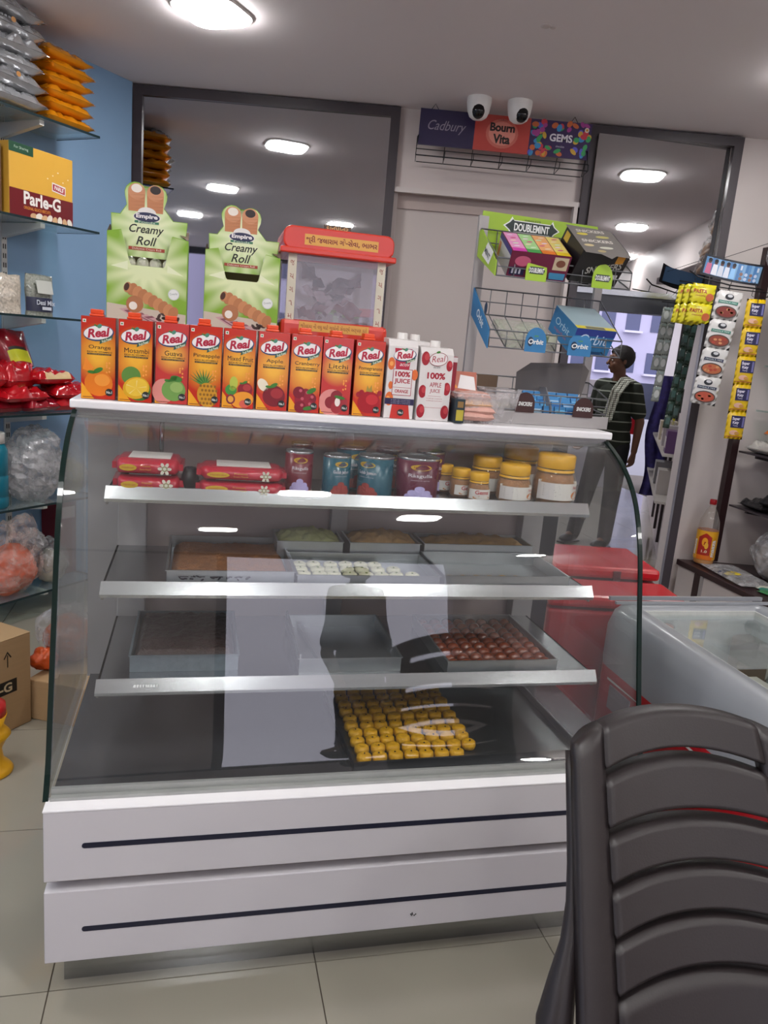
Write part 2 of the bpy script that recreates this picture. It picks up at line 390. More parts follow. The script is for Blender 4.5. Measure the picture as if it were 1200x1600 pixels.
t = thing('wall_mirror', 'tall wall mirror panel in dark frame over the passage where the man stands', 'mirror', (0, YB, 0))
g = G(); g.box((-.366, -.004, 1.862), (.366, .0, 2.645), mirror_m); part('mirror_glass', g, t, rot=(0, 0, R(5)), loc=(1.3325, -.003, 0))
g = G(); g.box((.92, -.02, 0), (.965, .018, 2.69), frame_m); part('frame_stile', g, t)
g = G(); g.box((1.70, -.02, 0), (1.748, .018, 2.69), frame_m); part('frame_stile', g, t)
g = G(); g.box((.965, -.02, 2.645), (1.70, .018, 2.69), frame_m); part('frame_rail', g, t)
g = G(); g.box((.965, -.02, 1.83), (1.70, .018, 1.86), steel); part('lower_rail', g, t, label='bright metal lower rail')
g = G(); g.box((.965, -.01, 1.745), (1.70, .1, 1.83), P('#2a2c33')); struct('trim_2', g, loc=(0, YB, 0))

# ceiling lamps
lamp_em = bpy.data.materials.new('lamp_diffuser'); lamp_em.use_nodes = True
_b = lamp_em.node_tree.nodes['Principled BSDF']; _b.inputs['Base Color'].default_value = (.9, .9, .9, 1)
_b.inputs['Emission Color'].default_value = (1, .985, .97, 1); _b.inputs['Emission Strength'].default_value = LAMP
def rounded(w, h, r, n=6, cx=0, cy=0):
    o = []
    for (sx, sy, a0) in ((1, 1, 0), (-1, 1, PI/2), (-1, -1, PI), (1, -1, 3*PI/2)):
        for i in range(n+1):
            a = a0+PI/2*i/n; o.append((cx+sx*(w/2-r)+r*math.cos(a), cy+sy*(h/2-r)+r*math.sin(a)))
    return o
LR = -.45
lamps = [(-.86, 3.42, 'over the left of the display case'), (-1.68, 1.69, 'second from the back on the left'), (-2.44, -.07, 'third from the back on the left'), (-3.2, -1.9, 'nearest the street on the left'),
         (1.69, 3.51, 'over the right wall shelves'), (2.53, 1.68, 'second from the back on the right'), (3.35, -.13, 'third from the back on the right'), (3.9, -2.3, 'nearest the street on the right'),
         (.35, .75, 'in the middle over the display case front'), (.5, -1.3, 'in the middle behind the camera'), (-.75, .1, 'left of the camera'), (1.35, .0, 'right of the camera'), (1.0, 6.0, 'first in the rear passage, added unseen to light it'), (1.7, 8.2, 'added unseen to light the far end of the rear passage')]  # both passage lamps are added out of view, only to light the passage
gl_ = G(); gl_.prism(rounded(.25, .25, .07), -.022, -.006, lamp_em); lme = gl_.mesh('lamp_diffuser')
gf_ = G(); gf_.prism(rounded(.28, .28, .085), -.010, 0, white); fme = gf_.mesh('lamp_rim')
for x, y, wh in lamps:
    t = thing('ceiling_lamp', 'recessed white ceiling lamp '+wh, 'lamp', (x, y, 2.70), R(-20 if x < 0 else 15), 'recessed ceiling lamps')
    link('lamp_diffuser', lme, t); link('lamp_rim', fme, t)

# street outside, seen through the rear passage and in the mirrors
asph = pm('street_asphalt', '#77777c', .9, amt=.1, scale=2)
g = G(); g.box((-40, 11, -.3), (60, 90, -.2), asph); g.box((-60, -60, -.3), (60, -5.2, -.2), asph); struct('ground_street', g)
fac = pm('pale_facade', '#b9b6cc', .9, amt=.06, scale=.6); fac2 = pm('grey_facade', '#9a98ae', .9, amt=.08, scale=.6)
pane = pm('window_pane', '#4a5070', .15, amt=.2, scale=.8); slab = pm('balcony_slab', '#d5d3e0', .8)
def building(x, y, wd, dp, ht, m, label, nx, nz, face):
    t = thing('building', label, 'building', (x, y, -.2)); s = -1 if face < 0 else 1
    g = G(); g.box((-wd/2, -dp/2, 0), (wd/2, dp/2, ht), m); part('facade_block', g, t)
    yy = s*dp/2; ww = wd/nx
    gw = G(); gw.box((-ww*.28, -.05, 0), (ww*.28, .05, 1.5), pane); wm = gw.mesh('window')
    gs = G(); gs.box((-ww*.36, -.3, -.15), (ww*.36, .3, 0), slab); sm_ = gs.mesh('balcony')
    for i in range(nx):
        for k in range(nz):
            p = (-wd/2+ww*(i+.5), yy, 1.2+3.0*k)
            link('window', wm, t, p)
            if (i+k) % 2 == 0: link('balcony', sm_, t, (p[0], yy+s*.2, p[2]))
    return t
building(16, 62, 11, 8, 44, fac, 'pale apartment block across the street beyond the passage', 6, 13, -1)
building(27, 70, 9, 8, 34, fac2, 'greyer apartment block right of the pale one across the street', 5, 10, -1)
building(-16, -30, 12, 8, 24, fac, 'pale apartment block behind the camera, seen in the left mirror', 7, 7, 1)
building(0, -34, 10, 8, 20, fac2, 'grey apartment block behind the camera across the street', 6, 6, 1)
# ------------------------------------------------------------------ display case
case = thing('display_case', 'curved-glass steel and white sweet display case in the middle of the shop', 'display case', W(0, 0, 0), YAW)
prof = [(.040, .462), (.075, .53), (.100, .62), (.122, .70), (.142, .775), (.162, .85), (.182, .93), (.200, .99), (.222, 1.045), (.252, 1.10), (.290, 1.145), (.340, 1.185), (.395, 1.215), (.445, 1.236)]
def smooth_prof(p, k=4):
    out = []
    for i in range(len(p)-1):
        a = p[max(0, i-1)]; b = p[i]; c = p[i+1]; d = p[min(len(p)-1, i+2)]
        for j in range(k):
            t = j/k; out.append(tuple(.5*((2*b[n])+(-a[n]+c[n])*t+(2*a[n]-5*b[n]+4*c[n]-d[n])*t*t+(-a[n]+3*b[n]-3*c[n]+d[n])*t**3) for n in (0, 1)))
    return out+[p[-1]]
SP = smooth_prof(prof)
BK = .66
g = G(); g.box((0, 0, .299), (L, .035, .462), white_paint); up_ = part('upper_panel', g, case, bevel=.002)
g = G(); g.prism(rounded(1.26, .0125, .006, cx=.075+.63, cy=.381), -.0008, .004, navy, 'y'); part('inlay_stripe', g, up_, label='navy inlay stripe')
g = G(); g.box((0, 0, .10), (L, .035, .274), white_paint); lo_ = part('lower_panel', g, case, bevel=.002)
g = G(); g.prism(rounded(1.26, .0125, .006, cx=.075+.63, cy=.179), -.0008, .004, navy, 'y'); part('inlay_stripe', g, lo_, label='navy inlay stripe')
g = G()
for q in range(7): g.ball((.815+.004*(q % 3)+rnd.uniform(-.004, .004), -.0004, .135+rnd.uniform(-.004, .005)), (.0017, .0008, .002), black, 6, 4)
part('scuff_mark', g, lo_, label='small black scuff mark')
g = G(); g.box((.02, .035, .255), (L-.02, .09, .30), beige_board); g.box((.004, .035, .10), (.02, .12, .299), ledge_white); g.box((L-.02, .035, .10), (L-.004, .12, .299), ledge_white); part('recess_board', g, case)
g = G(); g.box((.006, .035, .302), (L-.006, BK+.03, .452), white_paint); g.box((.02, .09, .1), (L-.02, BK+.03, .30), white_paint); part('base_body', g, case)
g = G(); g.box((.03, .06, 0), (L-.03, BK, .10), steel); part('plinth', g, case)
g = G(); g.box((-.001, -.001, .4615), (L+.001, .05, .4655), ledge_white); part('base_ledge', g, case, bevel=.001)
g = G(); g.box((.008, .034, .4655), (L-.008, .058, .4725), aluminium); g.box((.008, .048, .4725), (L-.008, .058, .486), aluminium); part('glass_channel', g, case)
g = G(); g.box((.008, .058, .452), (L-.008, BK, .466), steel_deck); part('deck', g, case)
# curved front glass
def off(p, d):
    out = []
    for i, (y, z) in enumerate(p):
        a = p[max(0, i-1)]; b = p[min(len(p)-1, i+1)]; t = Vector((b[0]-a[0], b[1]-a[1])).normalized(); out.append((y+t.y*d*1.0, z-t.x*d))
    return out
IN = off(SP, .005)
g = G(); g.fixn = False; ns = len(SP)-1
for Q in (SP, IN): g.grid(lambda u, v, Q=Q: (.004+(L-.008)*u, Q[round(v*ns)][0], Q[round(v*ns)][1]), 2, ns, case_glass)
part('front_glass', g, case)
for nm, x0, x1 in (('left', -.006, .003), ('right', L-.003, L+.006)):
    g = G(); pl = SP+[(BK+.01, 1.236), (BK+.01, .462)]; g.prism(pl, x0, x1, side_glass_m, 'x'); sg = part('side_glass', g, case)
    OUT = off(SP, -.006)
    g = G(); g.prism(OUT+SP[::-1], x0-.001, x1+.001, dark_green, 'x'); part('glass_edge', g, sg, label='dark green polished glass edge')
g = G(); g.box((.0, .44, 1.222), (L, .47, 1.245), steel); part('top_rail', g, case)
g = G(); g.prism([(.43, 1.245), (.43, 1.262), (.434, 1.265), (.80, 1.265), (.80, 1.245)], -.012, L+.012, ledge_white, 'x'); part('top_board', g, case, bevel=.003)
g = G(); g.box((0, BK, .46), (.08, BK+.02, 1.245), greypost); g.box((.155, BK, .46), (.665, BK+.012, 1.245), greypanel); part('back_panel', g, case)
g = G(); g.box((.715, BK+.014, .46), (1.265, BK+.026, 1.245), greypanel); part('back_panel', g, case)
for a, b in ((.08, .155), (.665, .715), (1.262, 1.33)):
    g = G(); g.box((a, BK-.03, .466), (b, BK+.03, 1.245), greypost)
    part('back_post', g, case, bevel=.003)
g = G(); g.box((1.33, BK, .466), (L, BK+.015, 1.245), P('#3a3b40')); part('corner_post', g, case)
g = G(); g.tube([(.19, BK-.008, 1.12), (.19, BK-.03, 1.13), (.19, BK-.03, 1.19), (.19, BK-.008, 1.20)], .006, steel); part('door_handle', g, case)
SH = [(1.068, .349, 'top'), (.862, .2665, 'middle'), (.657, .1887, 'bottom')]
for z, y, nm in SH:
    g = G(); g.box((.079, y, z-.010), (1.315, BK-.03, z-.005), steel); g.box((.079, y, z-.035), (.084, BK-.03, z-.005), steel); g.box((1.31, y, z-.035), (1.315, BK-.03, z-.005), steel)
    sh = part('shelf', g, case)
    g = G(); g.add([(.079, y, z+.010), (1.3155, y, z+.010), (1.3175, y-.014, z-.018), (.077, y-.014, z-.018), (1.3175, y-.012, z-.026), (.077, y-.012, z-.026), (.079, y+.003, z+.008), (1.3155, y+.003, z+.008), (1.3155, y-.004, z-.026), (.077, y-.004, z-.026)],
                   [(0, 3, 2, 1), (3, 5, 4, 2), (0, 1, 7, 6), (6, 7, 8, 9), (5, 9, 8, 4), (0, 6, 9, 5, 3), (1, 2, 4, 8, 7)], steel_lip); part('shelf_lip', g, sh)
    gs = G(); gs.lathe([(.006, 0), (.006, .003), (.003, .005)], steel_lip, n=10); sme = gs.mesh('screw')
    for a in (.2, .42, .66, .72, .9, 1.2): link('screw', sme, sh, (a, y+.025, z-.005))
    for a in (.10, 1.285):
        g = G(); g.box((a, BK-.22, z-.035), (a+.006, BK-.03, z-.010), steel); part('bracket', g, sh)
    if nm == 'bottom':
        pr = Pr(); m_ = P('#dcdcdc')
        for q in range(9): pr.poly([(.006*q+rnd.uniform(-.002, .002), -.004), (.006*q+.004, -.005), (.006*q+.006, .004+rnd.uniform(0, .004)), (.006*q+.001, .003)], m_)
        pr.build(sh, (.16, y-.0068, z-.004), (R(62), 0, 0), 'torn_sticker', label='torn white sticker remains')

def C(a, b, z): return Vector(W(a, b, z))
# trays
def tray(a0, b0, wd, dp, z, h, label, m=tin, rot=0, base=None, group='sweet trays in the case', flare=.004):
    t = thing('sweet_tray', label, 'tray', W(a0, b0, z), YAW+rot, group)
    g = G(); th = .0025
    g.box((0, 0, 0), (wd, dp, th), base or m); part('tray_base', g, t)
    g = G()
    for p in (((0, -flare), (wd, -flare), (wd-th, 0), (0, 0)),): pass
    g.box((0, 0, th), (wd, th, h), m); g.box((0, dp-th, th), (wd, dp, h), m); g.box((0, th, th), (th, dp-th, h), m); g.box((wd-th, th, th), (wd, dp-th, h), m)
    g.box((-.003, -.003, h), (wd+.003, .002, h+.002), m); g.box((-.003, dp-.002, h), (wd+.003, dp+.003, h+.002), m); g.box((-.003, .002, h), (.002, dp-.002, h+.002), m); g.box((wd-.002, .002, h), (wd+.003, dp-.002, h+.002), m)
    part('tray_rim', g, t); return t
Z2, Z3, Z4 = .8572, .6522, .4662
# middle shelf
t = tray(.222, .29, .30, .32, Z2, .034, 'tin tray of crumbly orange-brown sweet with marker writing, left on middle shelf')
pr = Pr(); ink = P('#2a2630')
for k, (u, wdt) in enumerate([(.03, .02), (.055, .012), (.07, .018), (.105, .025), (.14, .012), (.16, .016), (.185, .01)]):
    for q in range(3): pr.ell(u+wdt*q/3, .017+rnd.uniform(-.004, .006), wdt*.25, .0015+.001*rnd.random(), ink, 1, rot=rnd.uniform(-1, 1), n=8)
    pr.rect(u, .02, u+wdt, .022, ink)
pr.build(t, (0, -.0032, 0), FRONT, 'marker_writing', label='black marker writing')
def crumb(a0, b0, wd, dp, z, h, m, label, bmp=.006, sc=30, rot=0, name='sweet_slab'):
    g = G(); 
    def f(u, v):
        e = min(u, 1-u, v, 1-v); k = min(1, e*14)**.5
        return (u*wd, v*dp, h*k+bmp*noise.noise(Vector((u*wd*sc, v*dp*sc, z*7)))*k+bmp*.6*noise.noise(Vector((u*wd*sc*3, v*dp*sc*3, 1))))
    g.grid(f, 50, 50, m, True); g.fixn = False
    return solo(name, g, label, 'sweet', W(a0, b0, z), (0, 0, YAW+rot))
crumb_m = pm('orange_brown_crumble', '#8a5a36', .8, amt=.45, scale=70, bump=.6, bscale=200)
dark_m = pm('dark_nut_barfi', '#2e1a15', .5, amt=.5, scale=60, bump=.5, bscale=160)
crumb(.23, .30, .285, .30, Z2+.003, .022, crumb_m, 'crumbly orange-brown sweet filling the left tray on the middle shelf')
tray(.53, .285, .365, .20, Z2, .028, 'tin tray with rows of pale cream milk sweets, centre of middle shelf')
tray(.905, .275, .345, .22, Z2, .034, 'tin tray with one row of small yellow sweets, right on middle shelf')
tray(.50, .50, .18, .125, Z2, .055, 'deep tray heaped with pale sweets at the back, left of three', group='back trays on the middle shelf')
tray(.70, .50, .20, .125, Z2, .055, 'deep tray heaped with orange-flecked sweets at the back, middle of three', group='back trays on the middle shelf')
tray(.915, .505, .33, .12, Z2, .055, 'deep tray heaped with golden crumble at the back, right of three', group='back trays on the middle shelf')
cream = pm('cream_milk_sweet', '#c9c7ad', .6, amt=.1, scale=60, bump=.2); pale_g = pm('pale_green_sweet', '#a9ad78', .6, amt=.2, scale=60)
g = G(); g.lathe([(.008, 0), (.0175, .001), (.0195, .006), (.0185, .011), (.012, .0145), (.007, .0135), (.001, .0125)], cream, n=14); pmesh = g.mesh('milk_sweet')
g = G(); g.ball((0, 0, .0138), (.004, .0022, .0015), pm('pistachio', '#6b7a35', .6), 6, 4); pist = g.mesh('pistachio_slice')
n_ = 0
for r_ in range(4):
    for c_ in range(8):
        if (r_, c_) in ((3, 6), (3, 7), (2, 7), (0, 7)): continue
        o = tag(link('milk_sweet', pmesh, None, W(.552+c_*.0415+rnd.uniform(-.003, .003), .31+r_*.043+rnd.uniform(-.003, .003), Z2+.003), (0, 0, rnd.random()*6)), 'round cream milk sweet with pistachio slice in the centre tray of middle shelf', 'sweet', 'cream milk sweets in centre tray')
        link('pistachio_slice', pist, o)
ylw = pm('saffron_yellow_sweet', '#cf9a12', .45, amt=.14, scale=60, bump=.25, bscale=150)
g = G(); g.lathe([(.010, 0), (.0170, .002), (.0188, .010), (.0175, .0185), (.011, .0225), (.0045, .021), (.0008, .020)], ylw, n=14)
ym = g.mesh('yellow_sweet')
for c_ in range(6):
    tag(link('yellow_sweet', ym, None, W(.928+c_*.037, .303+rnd.uniform(-.002, .002), Z2+.003), (0, 0, rnd.random()*6)), 'small golden yellow sweet in the single row on middle shelf', 'sweet', 'row of yellow sweets on middle shelf')
def heap(a0, b0, wd, dp, z, h, m, label, sc):
    g = G()
    def f(u, v):
        return (u*wd, v*dp, h*(.55+.45*math.sin(PI*u)**.4*math.sin(PI*v)**.5)+.009*noise.noise(Vector((u*wd*sc, v*dp*sc, 3)))+.004*noise.noise(Vector((u*wd*sc*3, v*dp*sc*3, 3))))
    g.grid(f, 44, 26, m); g.fixn = False; o = solo('sweet_heap', g, label, 'sweet', W(a0, b0, z), (0, 0, YAW)); o['kind'] = 'stuff'
heap(.504, .504, .172, .117, Z2+.003, .075, pale_g, 'heap of pale greenish sweets in the left back tray', 55)
heap(.704, .504, .192, .117, Z2+.003, .075, pm('orange_flecked_sweet', '#b08a55', .7, amt=.4, scale=50), 'heap of orange-flecked sweets in the middle back tray', 55)
heap(.919, .509, .322, .112, Z2+.003, .066, pm('golden_crumble', '#9c7740', .8, amt=.3, scale=60), 'heap of golden crumble in the right back tray', 40)
# bottom shelf
tray(.145, .255, .25, .30, Z3, .040, 'grey galvanised tray filled with dark nut barfi, left on bottom shelf', galv)
crumb(.150, .260, .24, .29, Z3+.003, .044, dark_m, 'slab of dark brown nut barfi in the galvanised tray', .004, 60)
t = tray(.54, .235, .258, .30, Z3, .036, 'small nearly empty tin tray in the centre of bottom shelf')
g = G(); g.box((.06, .02, .004), (.075, .28, .016), tin, Matrix.Rotation(R(6), 4, 'Z')); g.box((.0, -.004, .0), (.004, .30, .05), tin); part('tray_divider', g, t)
tray(.912, .205, .30, .33, Z3, .036, 'tin tray of brown syrup balls, right on bottom shelf')
brn = pm('brown_syrup_ball', '#6e3014', .22, amt=.3, scale=40, coat=.6, bump=.08); 
g = G(); g.ball((0, 0, .0155), (.0175, .0175, .0155), brn, 14, 9); bm_ = g.mesh('syrup_ball')
for r_ in range(9):
    for c_ in range(8):
        tag(link('syrup_ball', bm_, None, W(.935+c_*.0365+rnd.uniform(-.002, .002), .228+r_*.0355+rnd.uniform(-.002, .002), Z3+.003), (0, 0, rnd.random()*6)), 'glossy brown syrup ball in the right tray of bottom shelf', 'sweet', 'brown syrup balls in right tray')
# deck tray
tray(.664, .088, .60, .40, Z4, .022, 'large flat tin tray half filled with yellow sweets on the case floor', pm('deck_tray_tin', '#6f7274', .3, .9, amt=.1, scale=10, bump=.03), R(1.5))
g = G(); g.box((.345, .02, .0026), (.58, .385, .0032), pm('worn_shiny_tin', '#9aa0a0', .2, .95, amt=.2, scale=8, bump=.1)); 
nuts = G(); nuts.ball((.003, 0, .022), (.0028, .0022, .0016), pm('clove_top', '#3a2410', .7), 6, 4); nme = nuts.mesh('clove_topping')
for r_ in range(10):
    for c_ in range(8):
        if r_ == 0 and c_ > 6: continue
        a = .672+.022+c_*.0395+rnd.uniform(-.002, .002)+.004*(r_ % 2); b = .112+r_*.0385+rnd.uniform(-.002, .002)+.0006*c_
        o = tag(link('yellow_sweet', ym, None, W(a, b+.012, Z4+.003), (0, 0, rnd.random()*6)), 'round saffron yellow sweet in the large tray on the case floor', 'sweet', 'yellow sweets in the large floor tray')
        if rnd.random() < .6: link('clove_topping', nme, o); o['label'] = 'saffron yellow sweet topped with a dark clove, in the large tray on the case floor'
        else: o['label'] = 'plain saffron yellow sweet without clove, in the large tray on the case floor'

# red sweet packets on the top shelf
Z1 = 1.0632
pack_red = pm('red_packet_film', '#b01830', .22, amt=.12, scale=30, bump=.25, bscale=40, coat=.4)
def pillow(wd, dp, h, m, seed=0, crimp=.012, wr=.25, nu=26, nv=20, mf=None, fin='x'):
    g = G()
    def prof_(u, v):
        a = abs(2*u-1); b = abs(2*v-1); return max(0, 1-a**6)**.6*max(0, 1-b**7)**.6
    def top(u, v):
        k = prof_(u, v); n = .9*abs(noise.noise(Vector((u*wd*14+seed, v*dp*14, 2.2))))*-2+.5+ noise.noise(Vector((u*wd*28, v*dp*28, seed*3.7)))+.5*noise.noise(Vector((u*wd*80, v*dp*60, seed)))
        return ((u-.5)*wd+.002*n, (v-.5)*dp+.003*n, h*.42+h*.55*k*(1+wr*n)+h*.02)
    def bot(u, v):
        k = prof_(u, v); return ((u-.5)*wd, (v-.5)*dp, h*.42-h*.42*k)
    g.grid(top, nu, nv, m, True, None, mf); g.grid(bot, nu, nv, m)
    c = crimp
    for s_ in (-1, 1):
        if fin == 'x': g.box((s_*wd/2-(c if s_ < 0 else 0), -dp*.48, h*.38), (s_*wd/2+(0 if s_ < 0 else c), dp*.48, h*.38+.0015), m)
        else: g.box((-wd*.48, s_*dp/2-(c if s_ < 0 else 0), h*.38), (wd*.48, s_*dp/2+(0 if s_ < 0 else c), h*.38+.0015), m)
    return g
def sweet_pack(a, b, z, wd, dp, h, rot, label, seed):
    t = thing('sweet_packet', label, 'packet', W(a, b, z), YAW+rot, 'red sweet packets on the top shelf')
    g = G()
    def rr(u, v):
        an = 2*PI*u; s_ = 3.2; c_, q = math.cos(an), math.sin(an)
        y = dp/2*math.copysign(abs(c_)**(2/s_), c_); zz = h/2*math.copysign(abs(q)**(2/s_), q)
        e = 1-max(0, abs(2*v-1)-.86)/.14*.5; n = 1+.03*noise.noise(Vector((v*wd*60, an*2, seed)))
        return ((v-.5)*wd, y*e*n, h/2+zz*e*n)
    g.grid(rr, 32, 30, pack_red); 
    for s_ in (-1, 1): g.box((s_*wd/2-.006, -dp*.32, h*.3), (s_*wd/2+.006, dp*.32, h*.7), pack_red)
    part('wrapper', g, t)
    pr = Pr(); yo = P('#c9a21c'); wf = P('#d9d2c4')
    pr.ell(-wd*.28, h*.5, wd*.13, h*.20, yo, 2); pr.text('Haldiram', -wd*.28, h*.5, wd*.18, h*.12, P('#a3141e'), 3)
    pr.text('Premium', -wd*.02, h*.62, wd*.15, h*.12, yo, 2); pr.text('Soan Papdi', -wd*.02, h*.40, wd*.17, h*.12, yo, 2)
    cx_, cy_ = wd*.27, h*.5
    for q in range(6):
        an = q*PI/3; pr.ell(cx_+math.cos(an)*h*.26, cy_+math.sin(an)*h*.26, h*.15, h*.10, wf, 2+(q % 2)*.4, rot=an, n=10)
    pr.ell(cx_, cy_, h*.17, h*.17, P('#8f8a5a'), 3.2, n=12); pr.ell(cx_, cy_, h*.10, h*.10, wf, 4, n=10)
    pr.build(t, (0, -dp/2*1.03, 0), FRONT)
    g = G(); g.box((-wd*.3, -dp*.3, h*.985), (wd*.34, dp*.32, h*1.02), P('#d8d0cc')); part('top_label', g, t)
    return t
for k in range(2): sweet_pack(.172, .425, Z1+.040*k, .150, .15, .039, R(1-3*k), 'red sweet packet, %s of the left pair on the top shelf' % ('bottom', 'top')[k], k)
for k in range(2): sweet_pack(.392, .42, Z1+.034*k, .205, .14, .034, R(-3+2*k), 'long red sweet packet, %s of the right pair on the top shelf' % ('bottom', 'top')[k], k+5)
g = G(); g.ball((0, 0, .03), (.02, .03, .03), P('#1d1a1c'), fn=lambda d: 1+.25*noise.noise(d*3)); solo('black_pouch', g, 'small dark pouch between the two pairs of red packets', 'pouch', W(.268, .40, Z1))
# cans
def can(a, b, r, h, col, col2, word, rot, label):
    t = thing('sweet_tin_can', label, 'can', W(a, b, Z1), YAW+rot, 'sweet tin cans on the top shelf')
    m = pm('can_label_'+word+col[1:], col, .28, amt=.06, scale=20)
    g = G(); g.lathe([(r*.97, 0), (r, .003), (r, h-.006)], m, n=32); part('can_body', g, t)
    g = G(); g.lathe([(r, h-.006), (r*1.02, h-.003), (r*1.02, h), (r*.93, h), (r*.93, h-.004), (r*.5, h-.004), (.002, h-.0035)], steel_lip, n=32, cap=False); part('can_lid', g, t)
    pr = Pr(.0004); yo = P('#c9a32a'); pk = P(col2)
    pr.ell(0, h*.80, r*.5, h*.07, yo, 1); pr.text('Haldiram', 0, h*.8, r*.7, h*.05, P('#8a1a20'), 2)
    pr.text(word, 0, h*.60, r*1.15, h*.10, P('#d8d0d8'), 1, bold=.01); pr.text('sweets in syrup', 0, h*.50, r*.9, h*.035, P('#c8c0c8'), 1)
    for i in range(4): pr.ell((i-1.5)*r*.32, h*.12, r*.24, h*.07, pk, 1+i*.2, n=14)
    for i in range(3): pr.ell((i-1)*r*.32, h*.21, r*.24, h*.07, pk, 2+i*.2, n=14)
    pr.ell(0, h*.30, r*.24, h*.07, pk, 3, n=14); pr.rect(-r*.6, h*.04, r*.6, h*.08, pk, 1)
    pr.build(t, name='printed_label', rot=(0, 0, 0), warp=lambda u, v, k: ((r+k+.0006)*math.sin(u/r), -(r+k+.0006)*math.cos(u/r), v))
    return t
CANS = [(.537, .44, .036, .108, '#6b1526', '#b9aede', 'Rasgulla', 0, 'maroon sweet can at the far left of the cans'),
        (.633, .425, .036, .104, '#1f5566', '#9a3a34', 'Gulab Jamun', .2, 'slim teal sweet can, second from the left of the cans'),
        (.735, .42, .046, .108, '#1f5566', '#9a3a34', 'Gulab Jamun', -.75, 'wide teal sweet can turned to show its small print'),
        (.845, .41, .056, .112, '#5a1530', '#b9aede', 'Rasgulla', -.1, 'wide maroon sweet can at the front right of the cans'),
        (.69, .53, .040, .112, '#1f5566', '#9a3a34', 'Gulab Jamun', .3, 'teal sweet can in the back row behind the teal cans'),
        (.80, .545, .036, .112, '#2a2530', '#9a3a34', 'Rajbhog', .1, 'dark sweet can in the middle of the back row'),
        (.915, .53, .040, .112, '#5a1530', '#b9aede', 'Rasgulla', .1, 'maroon sweet can at the right of the back row'),
        (.56, .56, .030, .112, '#3a2530', '#b9aede', 'Rajbhog', .1, 'dark slim sweet can behind the far left maroon can')]
for c_ in CANS: can(*c_)
# jars with yellow lids
jar_g = glass_mat('jar_glass', (.9, .88, .84), 1, .02, .06, (.8, .6, .4)); lid_y = pm('yellow_lid', '#e0a818', .35, amt=.05); nutm = pm('jar_contents', '#a9764a', .7, amt=.5, scale=60, bump=.5)
def jar(a, b, r, h, rot, label, word):
    t = thing('snack_jar', label, 'jar', W(a, b, Z1), YAW+rot, 'yellow lidded jars on the top shelf')
    g = G(); g.lathe([(r*.82, 0), (r, h*.12), (r, h*.45), (r*.86, h*.66), (r*.78, h*.70), (r*.78, h*.76)], jar_g, n=28); part('jar_body', g, t)
    g = G(); g.lathe([(r*.78, .002), (r*.95, h*.12), (r*.95, h*.44), (r*.80, h*.62)], nutm, n=20); part('jar_contents', g, t)
    g = G(); g.lathe([(r*.84, h*.73), (r*.86, h*.75), (r*.86, h*.97), (r*.80, h), (.002, h)], lid_y, n=28, cap=False); part('jar_lid', g, t)
    g = G(); g.lathe([(r*.87, h*.66), (r*.83, h*.71)], lid_y, n=28, cap=False); part('neck_seal', g, t)
    pr = Pr(.0004); wl_ = P('#d9d5cf')
    pr.poly([(-r*.9, h*.12), (r*1.0, h*.12), (r*1.0, h*.46), (-r*.9, h*.46)] if word else [(-r*1.2, h*.10), (r*.9, h*.10), (r*.9, h*.5), (-r*1.2, h*.5)], wl_ if not word else P('#d9a64a'), 1)
    # subdivide by strips so that the label follows the glass
    for i in range(12): pr.rect(-r*1.2+i*r*.2, h*.12, -r*1.2+(i+1)*r*.2, h*.46, wl_ if i > 3 or word else P('#cfcac8'), 2)
    if word:
        pr.text(word, 0, h*.36, r*1.2, h*.14, red, 3, bold=.02); pr.ell(0, h*.18, r*.8, h*.06, P('#c07a30'), 3)
    else:
        for i in range(6): pr.rect(-r*.9, h*(.40-.04*i), -r*.1-rnd.random()*r*.3, h*(.41-.04*i), P('#8d8a88'), 3)
        pr.ell(r*.75, h*.22, r*.3, h*.08, P('#c9783a'), 3); pr.text('Nuts', r*.75, h*.38, r*.4, h*.07, red, 3)
    pr.build(t, name='printed_label', rot=(0, 0, 0), warp=lambda u, v, k: ((r+k+.0008)*math.sin(u/r), -(r+k+.0008)*math.cos(u/r), v))
for q in [(1.018, .405, .030, .078, 0, 'small yellow-lidded snack jar at the front left of the jars', 'Gems'), (.985, .46, .030, .078, .4, 'small yellow-lidded jar behind the front left one', 'Gems'), (.955, .52, .030, .078, .5, 'small yellow-lidded jar third back at the left', 'Gems'),
          (1.122, .415, .048, .104, 0, 'medium yellow-lidded snack jar in the middle of the jars', ''), (1.085, .53, .048, .106, .2, 'medium yellow-lidded jar in the second row', ''), 
          (1.245, .425, .060, .136, 0, 'large yellow-lidded snack jar at the right end of top shelf', ''), (1.20, .565, .058, .136, .3, 'large yellow-lidded jar behind the biggest one', '')]: jar(*q)

